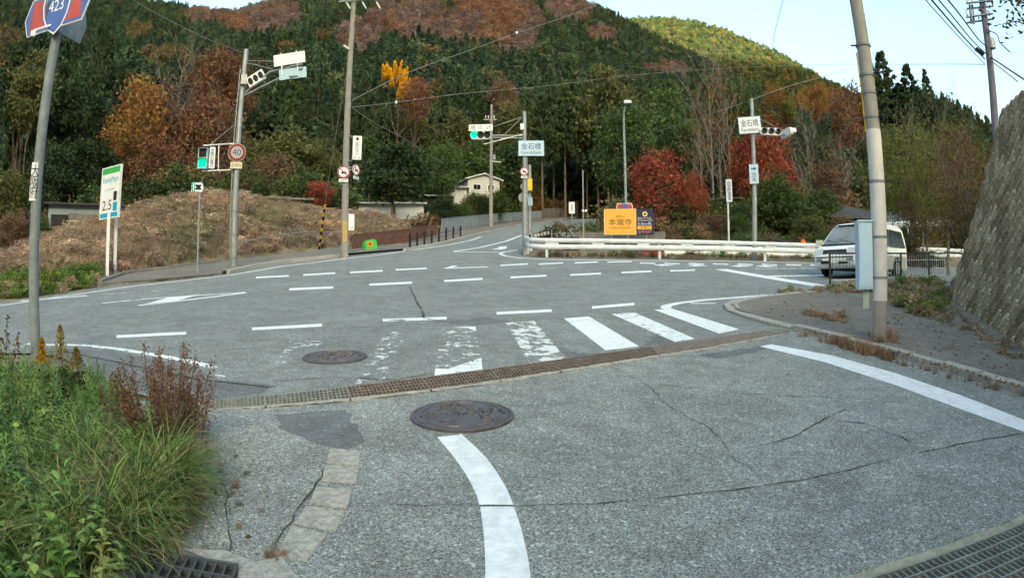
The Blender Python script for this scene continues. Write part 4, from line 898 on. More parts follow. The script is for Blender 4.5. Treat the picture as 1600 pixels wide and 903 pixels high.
# thin pipe handrail on the bank
hp = [ground_at(x, rdist(x, y)) + Vector((0, 0, .0)) for x, y in ((372, 406), (420, 399), (480, 392), (533, 387))]
hr = thing('handrail', 'thin grey pipe railing with close uprights along the sidewalk below the bank', 'railing', hp[0]); HP = dense(hp, .28)
for a, b in zip(HP, HP[1:]): 
    MB().path([a - hp[0] + Vector((0, 0, .85)), b - hp[0] + Vector((0, 0, .85))], .025, 6).build('top_rail', M['galv'], hr); MB().path([a - hp[0], a - hp[0] + Vector((0, 0, .85))], .014, 5).build('upright', M['galvd'], hr)
# ------------------------------------------------------------------ far poles
u2 = Pl(ground_at(767, 60), 'utility_pole', 'slim concrete pole with small transformer before the pale house', 'utility pole'); o = u2.o
zt = u2.L(766, 164)[1]; MB().path([(0, 0, -.2), (0, 0, zt)], [.2, .12], 12).build('shaft', M['conc'], o)
c = u2.L(766, 187); MB().box((c[0], 0, c[1]), (1.3, .08, .08)).build('crossarm', M['galv'], o)
for x in (759, 763, 769, 772): q = u2.L(x, 185); MB().path([(q[0], 0, q[1]), (q[0], 0, q[1] + .3)], .04, 6).build('insulator', M['signw'], o)
c = u2.L(772, 246); MB().path([(c[0], 0, c[1] - .25), (c[0], 0, c[1] + .25)], .16, 12).build('transformer', M['galv'], o); c = u2.L(778, 252.5); MB().path([u2.L(768, 252)[0:1] + (0,) + u2.L(768, 252)[1:], (c[0] + .3, -.1, c[1] - .1)], .05, 6).build('lamp_arm', M['signw'], o)
# right edge: near concrete pole with cabinet, tall and curved only by the lens
u3 = Pl(gnd(1372.5, 536), 'utility_pole', 'large near concrete pole with steel bands and pale wrap beside the stone wall', 'utility pole'); o = u3.o
zt = 9.5; q = u3.L(1337, 0); lx = q[0] / q[1]; LZ = lambda y: (lambda t: t[1])(u3.L(1375, y))
MB().path([(0, 0, -.2), (lx * zt * .5, 0, zt * .5), (lx * zt, 0, zt)], [.118, .106, .096], 24).build('shaft', M['conc'], o)
def ringband(y0, y1, r, m, nm):
    a, b = LZ(y1), LZ(y0); MB().path([(lx * a, 0, a), (lx * b, 0, b)], r, 24).build(nm, m, o)
ringband(203, 283, .1165, M['concp'], 'pale_wrap'); ringband(287, 470, .1195, M['concp'], 'pale_wrap')
for y in (70, 117, 145, 183, 284, 371, 434): ringband(y - 2, y + 2, .124, M['galvd'], 'band')
for y, s_ in ((71, -1), (116, 1), (144, 1), (183, 1)): z = LZ(y); MB().path([(lx * z + s_ * .1, -.06, z), (lx * z + s_ * .2, -.08, z)], .014, 6).build('step_bolt', M['black'], o)
zc0, zc1 = LZ(100), LZ(205); MB().path([(lx * zc0 - .125, -.02, zc1), (lx * zc0 - .12, -.02, zc0 + .2)], .012, 6).build('yellow_cable', M['yel'], o)
cb = Pl(u3.P, None, '', ''); cx, cz, w, h = u3.box(1340, 348, 1362, 452)
cab = Pl(u3.P + Vector((0, 0, 0)), None, '', '')
ct = MB().box((0, 0, 0), (w, .26, h)).build('cabinet', M['cab'], o, (cx - .01, -.02, cz)); ct.rotation_euler = (0, 0, R(14))
MB().box((0, -.135, 0), (w * .86, .012, h * .95)).build('cabinet_door', M['cab'], ct); MB().box((0, -.0, h / 2 + .012), (w * 1.08, .3, .024)).build('cabinet_lid', M['cab'], ct)
MB().box((-.02, 0, 0), (.09, .1, .26)).build('meter_box', mat('pale_green_box', (.36, .42, .36), .5, 0, .05), o, (cx + .04, -.02, u3.L(1352, 468)[1]))
b0_ = u3.L(1358, 470)[1]; MB().path([(cx + .11, -.06, b0_ + .12), (cx + .13, -.06, b0_ - .1), (-.11, -.05, .25), (-.1, -.05, 0)], .016, 8).build('conduit', M['galv'], o)
# far right pole behind the wall
u4 = Pl(Vector((25 * math.sin(azim(1553)), 25 * math.cos(azim(1553)), 1.0)), 'utility_pole', 'wooden-coloured utility pole with two crossarms beyond the stone wall', 'utility pole'); o = u4.o
q = u4.L(1529, -30); q2 = u4.L(1555, 200); MB().path([(q2[0], 0, -.5), (q2[0], 0, q2[1]), (q[0], 0, q[1])], [.17, .16, .13], 14).build('shaft', mat('pole_grey_violet', (.17, .16, .19), .85, 0, .15, 4), o)
for y0, y1 in ((8, 4), (30, 24)):
    for dy in (0, 4):
        a = u4.L(1510, y0 + dy); b = u4.L(1552, y1 + dy); MB().path([(a[0], -.15 + .3 * (dy > 0), a[1]), (b[0], -.15 + .3 * (dy > 0), b[1])], .045, 4).build('crossarm', M['galv'], o)
    for x in (1512, 1520, 1546): c = u4.L(x, (y0 + y1) / 2 - 2); MB().path([(c[0], 0, c[1]), (c[0], 0, c[1] + .25)], .05, 8).build('insulator', M['signw'], o)
for x in (1515, 1519): a = u4.L(x, 8); b = u4.L(x + 3, 38); MB().path([(a[0], 0, a[1]), (b[0], 0, b[1])], .05, 6).build('strut', M['galvd'], o)
c = u4.L(1549, 69); MB().path([(c[0], 0, c[1] - .2), (c[0], 0, c[1] + .22)], .16, 14).build('transformer', M['galv'], o)
a = u4.L(1525, 78); b = u4.L(1537, 87); MB().path([(a[0], -.1, a[1]), (b[0], -.1, b[1])], .10, 10).build('cable_closure', M['blk2'], o)
# ------------------------------------------------------------------ overhead wires
def wire(label, pts, r=.012, m='wire', extra=None):
    P = [at(x, y, D) for x, y, D in pts]; Q = []
    for i in range(len(P) - 1):
        p0, p1, p2, p3 = P[max(i - 1, 0)], P[i], P[i + 1], P[min(i + 2, len(P) - 1)]
        for k in range(8):
            t = k / 8; Q.append(.5 * ((2 * p1) + (p2 - p0) * t + (2 * p0 - 5 * p1 + 4 * p2 - p3) * t * t + (3 * p1 - p0 - 3 * p2 + p3) * t ** 3))
    Q.append(P[-1]); th = thing('overhead_wire', label, 'wire', P[0])
    MB().path([q - P[0] for q in Q], r, 5).build('cable', M[m], th)
    for (x, y, D, rr) in extra or []: c = at(x, y, D) - P[0]; MB().path([c + Vector((0, 0, -rr)), c, c + Vector((0, 0, rr))], [rr * .4, rr, rr * .4], 10).build('marker_ball', M['signw'], th)
    return th
wire('wire from the top left sky down to the signal pole', [(150, -40, 16), (210, 2, 18), (260, 30, 20), (330, 64, 24), (378, 82, 25.6)], .013, 'wireg')
wire('upper wire rising from the utility pole to the ridge line', [(550, 157, 28.6), (640, 113, 29), (740, 77, 31), (808, 52, 33), (900, 21, 36), (980, -10, 40)], .017, 'wireg', [(807.5, 52, 33, .09)])
wire('low wire from the utility pole across the dark forest', [(549, 168, 28.6), (620, 160, 31), (720, 147, 36), (860, 134, 44), (960, 121, 50), (1070, 111, 56), (1200, 104, 60), (1300, 101, 60), (1400, 101, 45), (1540, 101, 26)], .017, 'wireg', [(619, 160.5, 31, .09)])
wire('wire dropping from the utility pole to the pale roofs', [(549, 168, 28.6), (590, 195, 35), (640, 222, 45), (700, 262, 60)], .018, 'wireg')
wire('wire running steeply up against the sky beside the sunlit ridge', [(1205, 88, 60), (1212, 45, 50), (1224, 0, 42), (1232, -30, 38)], .022)
wire('signal stay wire from the right signal pole to the forest', [(1175, 157, 30), (1120, 175, 34), (1060, 195, 40), (1010, 212, 48)], .016, 'wireg')
wire('wire from the right signal pole to the orange trees', [(1175, 156, 30), (1230, 136, 34), (1280, 122, 40), (1330, 108, 50)], .016, 'wireg')
for i, (dx, r_) in enumerate(((0, .016), (9, .028), (20, .022), (34, .024))):
    wire(['outermost thin twisted cable of the bundle in the top right sky', 'thick cable of the bundle in the top right sky, second from the left', 'third cable of the bundle in the top right sky', 'innermost cable of the bundle in the top right sky, nearest its pole'][i],
         [(1425 + dx, -25, 14), (1460 + dx, 16, 17), (1500 + dx * .8, 60, 21), (1538 + dx * .1, 100 - dx * .8, 25)], r_)
wire('cable leaving the far right pole towards the wall top', [(1541, 47, 25), (1557, 54, 22), (1562, 66, 21), (1578, 82, 19)], .02)
wire('lower cable leaving the far right pole for the wall top', [(1548, 90, 25), (1575, 108, 22), (1605, 128, 20)], .03)
wire('thin cable below it leaving the far right pole', [(1549, 96, 25), (1570, 112, 22), (1590, 128, 20)], .018)
# ------------------------------------------------------------------ van
vc = Vector((13.1, 20.0, 0)); vc.z = g(20.0) + .004
van = thing('van', 'white one-box van with dark tinted rear windows waiting at the stop line', 'van', vc, R(-150)); van.rotation_euler = (0, 0, R(-150))
VW = mat('van_white_body', (.82, .83, .83), .28, 0, .03, 1, spec=.5); VS = mat('van_silver_skirt', (.45, .44, .40), .35, .2, .06, 2, spec=.5)
prof = [(2.28, .24), (2.37, .36), (2.40, .58), (2.37, .74), (2.30, .88), (2.14, .98), (1.92, 1.07), (1.50, 1.46), (1.10, 1.80), (.86, 1.90), (.4, 1.965), (-.6, 1.985), (-1.6, 1.965), (-2.05, 1.91), (-2.22, 1.80), (-2.32, 1.40), (-2.37, 1.0), (-2.38, .6), (-2.33, .3), (-2.2, .24)]
def hw(z): return .85 if z < 1.05 else .85 - .16 * ((z - 1.05) / .93) ** 1.2
def loft(prof, ys, m, name, parent):
    mb = MB(); n = len(prof); vs = []
    cx = sum(p[0] for p in prof) / n; cz = sum(p[1] for p in prof) / n
    for fy, sc_ in ys:
        for x, z in prof: vs.append((cx + (x - cx) * sc_, hw(z) * fy, cz + (z - cz) * sc_))
    mb.add(vs, [(i * n + k, i * n + (k + 1) % n, (i + 1) * n + (k + 1) % n, (i + 1) * n + k) for i in range(len(ys) - 1) for k in range(n)], 0, True)
    e = len(ys) - 1; mb.add([vs[k] for k in range(n)], [tuple(range(n))]); mb.add([vs[e * n + k] for k in range(n)], [tuple(range(n))[::-1]])
    return mb.build(name, m, parent)
body = loft(prof, [(-1, .962), (-.985, .982), (-.94, .996), (-.8, 1), (0, 1.004), (.8, 1), (.94, .996), (.985, .982), (1, .962)], VW, 'body', van)
for s in (-1, 1):
    sk_ = MB(); sk_.add([(2.0, s * .856, .27), (-2.2, s * .856, .27), (-2.2, s * .858, .78), (2.05, s * .858, .78)], [(0, 1, 2, 3)]).build('skirt', VS, van)
    f = lambda pts, d=.012: [(x, s * (hw(z) * 1.0 + d), z) for x, z in pts]
    MB().add(f([(1.52, 1.10), (1.36, 1.36), (1.0, 1.70), (.52, 1.76), (.50, 1.10)]), [(0, 1, 2, 3, 4)]).build('front_door_window', M['glass'], van)
    MB().add(f([(.42, 1.13), (.42, 1.76), (-.72, 1.77), (-.72, 1.12)]), [(0, 1, 2, 3)]).build('middle_window', M['glass'], van)
    MB().add(f([(-.80, 1.12), (-.80, 1.77), (-1.98, 1.74), (-2.14, 1.12)]), [(0, 1, 2, 3)]).build('rear_window', M['glass'], van)
    MB().add(f([(1.2, 1.0), (1.2, 1.03), (1.0, 1.03), (1.0, 1.0)], .02), [(0, 1, 2, 3)]).build('door_handle', VS, van)
    MB().add(f([(.46, .45), (.46, 1.1), (.445, 1.1), (.445, .45)], .009), [(0, 1, 2, 3)]).build('door_gap', M['blk2'], van)
    for x in (1.55, -1.25):
        MB().prism([(x + .40 * math.cos(a), .34 + .40 * math.sin(a)) for a in np.linspace(-.2, PI + .2, 14)], s * .80, s * .862).build('wheel_arch', M['blk2'], van)
        wh = MB().disc((x, 0, .325), .325, s * .70, s * .885, 26).build('wheel', M['blk2'], van)
        MB().disc((x, 0, .325), .21, s * .885, s * .895, 20).build('rim', M['galv'], wh)
        hub = MB()
        for k in range(5): a = k * 1.2566; hub.box((x + .11 * math.cos(a), s * .9, .325 + .11 * math.sin(a)), (.06, .012, .06), 0, 0, 0, a)
        hub.build('spoke_holes', M['blk2'], wh)
    hl = MB().add([(2.375, s * .83, .72), (2.31, s * .84, .93), (2.29, s * .50, .945), (2.385, s * .52, .75), (2.2, s * .862, .75), (2.14, s * .862, .92)], [(0, 1, 2, 3), (0, 4, 5, 1)]).build('headlight', mat('headlight_glass', (.62, .64, .64), .12, .2, .05, 3, spec=.6), van)
    MB().box((2.36, s * .62, .52), (.09, .24, .11)).build('fog_lamp', M['galvd'], van)
    mi = MB().prism([(-.13, -.08), (.13, -.08), (.15, .08), (-.11, .1)], -.05, .05).build('mirror', mat('mirror_cream', (.70, .66, .50), .4), van, (1.72, s * 1.02, 1.2)); mi.rotation_euler = (0, 0, R(90)); MB().path([(1.7, s * .82, 1.14), (1.72, s * .95, 1.17)], .025, 6).build('mirror_arm', M['blk2'], van)
    MB().box((-2.375, s * .72, .95), (.03, .16, .5)).build('tail_light', M['dred'], van)
ws_ = [(1.915, 1.082), (1.50, 1.468), (1.115, 1.80)]
vs = []
for x, z in ws_:
    for fy in (-.90, -.45, 0, .45, .90): vs.append((x + .016 + .02 * (1 - fy * fy), hw(z) * fy * .97, z + .016))
MB().add(vs, [(5 * i + k, 5 * i + k + 1, 5 * i + k + 6, 5 * i + k + 5) for i in range(2) for k in range(4)], 0, True).build('windshield', mat('windshield_reflection_grey', (.20, .215, .22), .1, 0, .35, 1.2, spec=.6), van)  # mottled light grey stands in for reflections on the glass
MB().path([(1.90, -.1, 1.135), (1.78, -.62, 1.26)], .012, 5).build('wiper', M['black'], van); MB().path([(1.90, .5, 1.135), (1.80, -.05, 1.25)], .012, 5).build('wiper', M['black'], van)
MB().box((1.97, 0, 1.075), (.1, 1.5, .04)).build('cowl', M['black'], van)
MB().prism([(-.50, -.085), (.50, -.085), (.46, .085), (-.46, .085)], -.03, .03).build('grille', M['black'], van, (2.345, 0, .80)).rotation_euler = (0, 0, R(90))
for k in (-.04, .03): MB().box((2.378, 0, .83 + k), (.012, .9, .014)).build('grille_bar', M['galvd'], van)
MB().box((2.40, 0, .45), (.03, 1.1, .10)).build('intake', M['black'], van); MB().box((2.385, 0, .62), (.05, 1.5, .04)).build('bumper_line', M['black'], van)
pl_ = MB().box((2.425, 0, .50), (.02, .34, .17)).build('number_plate', M['signw'], van)
MB().box((-1.9, 0, 1.975), (.42, 1.1, .05)).build('roof_spoiler', VW, van); MB().box((.75, 0, 1.955), (.5, .95, .03)).build('roof_window', M['glass'], van).rotation_euler = (0, R(7), 0)
MB().box((0, 0, .26), (4.2, 1.5, .12)).build('underbody', M['blk2'], van)
# ------------------------------------------------------------------ railing in front of the van
ra, rb_ = gnd(1297, 451), gnd(1478, 439); rdv = (rb_ - ra); RL = rdv.length
rl = thing('railing', 'low dark mesh pedestrian railing between the van and the sidewalk', 'railing', ra); rdn = rdv.normalized()
def rpt(s_, z): q = rdn * s_; return Vector((q.x, q.y, g(ra.y + q.y) - ra.z + z + .07))
dkp = mat('railing_brown', (.045, .04, .038), .6, 0, .15, 4); rpl = mat('railing_pale', (.48, .50, .50), .5, 0, .1, 4)
for z, r_ in ((.95, .028), (.72, .014), (.16, .022)): MB().path([rpt(0, z), rpt(RL, z)], r_, 8).build('rail', dkp if z > .8 else rpl, rl)
for k in range(int(RL / 2) + 1): MB().path([rpt(k * 2., -.12), rpt(k * 2., .97)], .034, 8).build('post', dkp, rl)
k = .14
while k < RL: MB().path([rpt(k, .16), rpt(k, .94)], .007, 5).build('upright', dkp if k < 2.2 else rpl, rl); k += .17
# ------------------------------------------------------------------ stone block wall on the right
sw = thing('retaining_wall', 'steep weathered block retaining wall with diagonal joints at the sidewalk edge', 'wall', WB)
upv = (Vector((0, 0, 1)) + wnor * WBAT).normalized(); nrm = wdir.cross(upv).normalized()
if nrm.dot(wnor) > 0: nrm = -nrm
SL = WH * math.sqrt(1 + WBAT ** 2)
def wp(t, u, d=0.): q = WA + wdir * t + upv * u + nrm * d; return Vector((q.x, q.y, q.z + (g(WA.y + wdir.y * t) - WA.z) * 1.0 - .1)) - WB
wm = mat('wall_stone', (.26, .22, .165), .95, 0, .45, 2.2, .8, 45, col2=(.52, .46, .36)); wn_ = wm.node_tree; wb_ = wn_.nodes['Principled BSDF']; wl_ = wb_.inputs['Base Color'].links[0].from_socket
wo_ = wn_.nodes.new('ShaderNodeObjectInfo'); wr_ = wn_.nodes.new('ShaderNodeValToRGB'); wr_.color_ramp.elements[0].color = (.62, .58, .50, 1); wr_.color_ramp.elements[1].color = (1.3, 1.25, 1.2, 1)
wx_ = wn_.nodes.new('ShaderNodeMix'); wx_.data_type = 'RGBA'; wx_.blend_type = 'MULTIPLY'; wx_.inputs[0].default_value = 1
wn_.links.new(wo_.outputs['Random'], wr_.inputs[0]); wn_.links.new(wl_, wx_.inputs[6]); wn_.links.new(wr_.outputs[0], wx_.inputs[7]); wn_.links.new(wx_.outputs[2], wb_.inputs['Base Color'])
wj = mat('wall_joint', (.035, .03, .025), .95, 0, .3, 5)
NT = 26; vs = []
for i in range(NT + 1):
    t = (WLEN + .25) * i / NT
    vs += [wp(t, -.3, -.06), wp(t, SL, -.06), wp(t, SL) + wnor * 1.6, wp(t, -.3) + wnor * 3.5]
MB().add(vs, [(4 * i + k, 4 * i + k + 1, 4 * i + k + 5, 4 * i + k + 4) for i in range(NT) for k in range(3)] + [(4 * NT, 4 * NT + 1, 4 * NT + 2, 4 * NT + 3)]).build('backing', wj, sw)
def blockmesh(seed):
    rnd = random.Random(seed); s = .178; mb = MB(); n = 6; vs = []
    # ridged split face: ridges run along one diagonal of the set block (local x)
    for i in range(n + 1):
        y = -s + 2 * s * i / n; e = 0 if i in (0, n) else 1
        for j, x in enumerate((-s, -s * .8, 0, s * .8, s)):
            ee = 0 if j in (0, 4) else 1
            vs.append((x, y, (.05 + (.035 if i % 2 else -.035) + rnd.uniform(-.014, .014)) * (e if i % 2 else e * .9) * (1 if ee else .35)))
    mb.add(vs, [(5 * i + k, 5 * i + k + 1, 5 * i + k + 6, 5 * i + k + 5) for i in range(n) for k in range(4)])
    o = mb.build('b', wm); me = o.data; bpy.data.objects.remove(o); return me
BMs = [blockmesh(s) for s in range(6)]
bl_ = []
st_ = .37 * math.sqrt(.5)
nr = int(SL / st_) + 1
for r_ in range(nr):
    for c_ in range(int(WLEN / (2 * st_)) + 1):
        t = c_ * 2 * st_ + (st_ if r_ % 2 else 0); u = r_ * st_ + .05
        if u < SL - .1 and t < WLEN + .1: bl_.append((t, u))
bl_.sort(key=lambda q: -q[0])
rndb = random.Random(5); base3 = Matrix((wdir, upv, nrm)).transposed()
if base3.determinant() < 0: base3 = Matrix((wdir, upv, nrm)).transposed()
far_ = MB()
for i, (t, u) in enumerate(bl_):
    m3 = base3 @ Matrix.Rotation(R(135) + rndb.uniform(-.05, .05), 3, 'Z') @ Matrix.Rotation(rndb.uniform(-.06, .06), 3, 'X'); p = wp(t, u, -.004 + rndb.uniform(-.012, .018))
    me = BMs[rndb.randrange(6)]
    if i < 300:
        o = bpy.data.objects.new('block', me); C.objects.link(o); o.parent = sw; m4 = m3.to_4x4(); m4.translation = p; o.matrix_local = m4
    else: far_.add([m3 @ v.co + p for v in me.vertices], [tuple(f.vertices) for f in me.polygons])
far_.build('blocks', wm, sw)['kind'] = 'stuff'
# ------------------------------------------------------------------ buildings
def gable(name, label, P, yaw, w, d, h, rh, wall, roof, over=.35, windows=()):
    t = thing(name, label, 'house', P, yaw)
    MB().prism([(-w / 2, -1), (w / 2, -1), (w / 2, h), (0, h + rh), (-w / 2, h)], 0, d).build('wall', wall, t)
    th = .14; k = rh / (w / 2); o = over
    for s in (-1, 1):
        MB().prism([(0, h + rh + .03), (s * (w / 2 + o), h - k * o + .03), (s * (w / 2 + o), h - k * o + .03 + th), (0, h + rh + .03 + th)], -o, d + o).build('roof_slope', roof, t)
    for (x, z, ww, hh) in windows:
        wf = MB().box((x, -.03, z), (ww + .12, .06, hh + .12)).build('window', M['signw'], t); MB().box((x - ww / 4, -.065, z), (ww / 2 - .03, .02, hh)).build('pane', M['glass'], wf); MB().box((x + ww / 4, -.07, z), (ww / 2 - .03, .02, hh)).build('pane', M['glass'], wf)
    return t
def place(x, y, D): return at(x, y, D)
hs = at(757, 335, 76); q = Pl(hs, None, '', '')
l_, r_, ap, ev = q.L(730, 300)[0], q.L(782, 300)[0], q.L(755, 273)[1], q.L(728, 281)[1]
hw_ = r_ - l_
gable('house', 'pale beige gabled house half hidden by trees left of the far signal', hs + Vector(((l_ + r_) / 2 * math.cos(q.a), -(l_ + r_) / 2 * math.sin(q.a), 0)), -q.a + R(18), hw_, 7, ev, ap - ev, M['house'], M['tin'], .4, [(-hw_ * .22, q.L(740, 293)[1], .95, .62), (hw_ * .22, q.L(770, 293)[1], .8, .6)])
def shed(name, label, x0, x1, yt, yb, D, depth, wall, roof, rise=.5, cat='shed', openings=()):
    c = Pl(at((x0 + x1) / 2, yb, D), None, '', ''); a = c.L(x0, yb)[0]; b = c.L(x1, yb)[0]; h = c.L((x0 + x1) / 2, yt)[1]
    t = thing(name, label, cat, c.P, -c.a); MB().box(((a + b) / 2, depth / 2, h / 2 - .3), (b - a, depth, h + .6)).build('wall', wall, t)
    MB().prism([(a - .3, h), (b + .3, h), (b + .3, h + .12), (a - .3, h + .12)], -.5, depth + .4).build('roof', roof, t)
    for (xa, xb, ya, yb2, m) in openings:
        p0 = c.L(xa, ya); p1 = c.L(xb, yb2); MB().box(((p0[0] + p1[0]) / 2, -.03, (p0[1] + p1[1]) / 2), (abs(p1[0] - p0[0]), .06, abs(p1[1] - p0[1]))).build('opening', m, t)
    return t
shed('house', 'low dark-roofed house with blue-grey fascia behind the brown bank', 74, 190, 321.5, 362, 46, 6, M['bluegrey'], M['dkroof'], cat='house', openings=[(80, 107, 335, 356, M['black']), (107, 123, 333, 343, M['wallc']), (107, 122, 344, 352, M['house']), (123, 150, 334, 350, M['wallc']), (150, 190, 333, 360, M['wallc'])])
t = Pl(at(219, 314, 60), None, '', ''); gable('shed', 'tiny pale roof peeking over the crest of the brown bank', t.P - Vector((0, 0, 1.0)), -t.a, 3.0, 3, .55, .5, M['wallc'], M['tin'], .2)
shed('shed', 'grey concrete box wall on top of the brown bank', 404, 446, 311, 326, 44, 2.5, M['wallc'], M['kerbd'])
shed('shed', 'second grey concrete wall beside the red bush', 446, 484, 313.5, 328, 45, 2, M['wallc'], M['kerbd'])
shed('shed', 'long low white-sheeted shed roof behind the round dark tree', 545, 612, 319, 334, 57, 3, M['white'], M['tin'])
shed('shed', 'white tarpaulin-covered frame right of the round dark tree', 618, 662, 319, 334, 58, 3, M['white'], M['tin'])
t = shed('greenhouse', 'white lean-to roof attached to the pale house', 705, 729, 294, 312, 70, 4, M['white'], M['tin'])
t = shed('shed', 'long pale roof overgrown with plants below the forest', 660, 706, 307, 325, 68, 5, M['blk2'], M['tin'])
shed('house', 'small flat-roofed building up in the trees above the sheds', 660, 692, 266, 282, 88, 5, M['house'], M['tin'], cat='house', openings=[(664, 670, 270, 276, M['glass']), (676, 684, 270, 278, M['glass'])])
shed('house', 'grey wall of a building behind the red maples', 1092, 1158, 312, 345, 56, 5, M['wallc'], M['kerbd'], cat='house', openings=[(1100, 1110, 318, 330, M['house']), (1116, 1128, 316, 333, M['white']), (1134, 1150, 318, 333, M['house'])])
q = at(1206, 384, 34); gable('shed', 'low dark shed with blue tarp behind the guardrail', q + Vector((0, 0, -.4)), -azim(1206), 2.4, 2, .42, .28, M['tarp'], M['dkroof'], .3)
# concrete wall and stones behind the guardrail
cwp = dense([ground_at(868, 33), ground_at(905, 33.5), ground_at(950, 33.5), ground_at(1005, 33), ground_at(1040, 33)], .8)
cw = thing('concrete_wall', 'low stained concrete wall behind the guardrail below the yellow billboard', 'wall', cwp[0]); mb = MB(); vs = []
for i, p in enumerate(cwp):
    zt = at(868, 363, p.xy.length).z; o_ = p - cwp[0]; vs += [(o_.x, o_.y, -.5), (o_.x, o_.y, zt - cwp[0].z), (o_.x, o_.y + .3, zt - cwp[0].z), (o_.x, o_.y + .3, -.5)]
mb.add(vs, [(4 * i + k, 4 * i + k + 1, 4 * i + k + 5, 4 * i + k + 4) for i in range(len(cwp) - 1) for k in range(3)] + [(0, 1, 2, 3), tuple(4 * len(cwp) - 4 + k for k in range(4))]).build('wall', M['wallc'], cw)
# dark curved sign board at the start of the guardrail
cb_ = Pl(ground_at(845, 31), 'banner', 'dark banner with pale lettering hung behind the start of the guardrail', 'banner'); o = cb_.o
vs = []
for i in range(9):
    x = 824 + 38 * i / 8; a = cb_.L(x, 366 - 8 * sm(i / 8)); b = cb_.L(x, 377 - 6 * sm(i / 8)); vs += [(a[0], .3 * math.sin(i / 8 * 3), a[1]), (b[0], .3 * math.sin(i / 8 * 3), b[1])]
MB().add(vs, [(2 * i, 2 * i + 1, 2 * i + 3, 2 * i + 2) for i in range(8)]).build('cloth', mat('banner_brown', (.03, .018, .014), .8, 0, .15, 3), o)
a = cb_.L(844, 367); txt('交通安全宣言', 1.0, .17, (a[0], -.02, a[1] + .02), M['signw'], o).rotation_euler = (0, R(-12), 0)
for x in (824.5, 862): a = cb_.L(x, 368); tube((a[0], .02, -.1), (a[0], .02, a[1] + .3), .03, m=M['galv'], parent=o)
# heap of equipment behind the rail (pale and dark pipes)
jk = thing('pipe_stack', 'jumble of pale and dark pipe ends stacked behind the guardrail', 'pipes', ground_at(880, 31.8)); rj = random.Random(8)
for k in range(24): c = Vector((rj.uniform(-.75, .75), rj.uniform(-.2, .3), rj.uniform(.55, 1.15))); d = Vector((rj.uniform(-.6, .6), rj.uniform(-.3, .3), rj.uniform(-.1, .5))); MB().path([c, c + d * .7], .028, 6).build('pipe', M['galv'] if rj.random() < .5 else M['blk2'], jk)
MB().box((0, .2, .35), (1.7, .7, .7)).build('rack', M['blk2'], jk)
# soil heap under the guardrail
hp_ = gnd(1083, 405); mb = MB(); vs = []; nr_ = 10
for i in range(nr_):
    for j in range(20):
        r_ = i / (nr_ - 1); a = 2 * PI * j / 20; vs.append((1.0 * r_ * math.cos(a), .5 * r_ * math.sin(a), .38 * (1 - r_) ** 1.2 + .05 * NZ.noise((r_ * 4 * math.cos(a), r_ * 4 * math.sin(a), 1)) - .03))
mb.add(vs, [(i * 20 + j, i * 20 + (j + 1) % 20, (i + 1) * 20 + (j + 1) % 20, (i + 1) * 20 + j) for i in range(nr_ - 1) for j in range(20)], 0, True)
tag(mb.build('soil_heap', mat('heap_earth', (.07, .05, .035), .95, 0, .4, 5, .8, 20), None, hp_ + Vector((0, .3, 0))), 'small heap of brown earth and leaves under the guardrail', 'heap')
# signs and white rail beyond the van
def rsign(x0, y0, x1, y1, D, label, body, name='guide_sign'):
    p = Pl(ground_at((x0 + x1) / 2, D), name, label, 'road sign'); pn, cx, cz, w, h = panel(p, x0, y0, x1, y1, M['signw'], parent=p.o, rim=M['sky']); tube((cx, 0, -.3), (cx, 0, cz + h / 2), .045, m=M['conc'], parent=p.o); txt(body, w * .7, h * .3, (0, -.014, h * .1), M['navy'], pn)
rsign(1387, 338, 1402, 346, 34, 'rounded white direction sign just right of the near concrete pole', '亀岡')
rsign(1434, 337, 1448, 347, 33, 'white rectangular sign on a thin pale post beyond the van', '池田')
wr = [at(x, y, 36) for x, y in ((1385, 352), (1420, 350), (1455, 348.5), (1490, 349))]; w0 = wr[0]
wro = thing('guardrail', 'short white guardrail of the higher road beyond the van', 'guardrail', w0); sweep(dense(wr, .5), railprof(-.18, .18, .05), w0).build('beam', M['rail'], wro)
for p in dense(wr, 1.2): MB().path([p - w0 + Vector((0, .1, -.6)), p - w0 + Vector((0, .1, .2))], .05, 8).build('post', M['rail'], wro)
for x in (1400, 1414, 1428): c = at(x, 355, 36) - w0; MB().box(c, (.14, .04, .1), -azim(x)).build('reflector', M['galvd'], wro)
# grey shotcrete slope on the knoll
vs = []; nx_ = 22
for i in range(nx_ + 1):
    x = 1285 + 205 * i / nx_
    for j in range(7):
        y = (338 + 12 * (i / nx_)) - (15 + 4 * math.sin(i * .5)) * j / 6 * min(1, (i + 1) / 5); vs.append(at(x, y, 46 + j * .9 + NZ.noise((i * .7, j * .7, 0)) * .5))
mb = MB(); mb.add(vs, [(7 * i + j, 7 * i + j + 1, 7 * i + j + 8, 7 * i + j + 7) for i in range(nx_) for j in range(6)], 0, True)
o = mb.build('slope_wall', mat('shotcrete', (.05, .05, .052), .95, 0, .45, .9, .6, 15), None); tag(o, 'dark grey concrete-covered slope behind the van', 'wall')
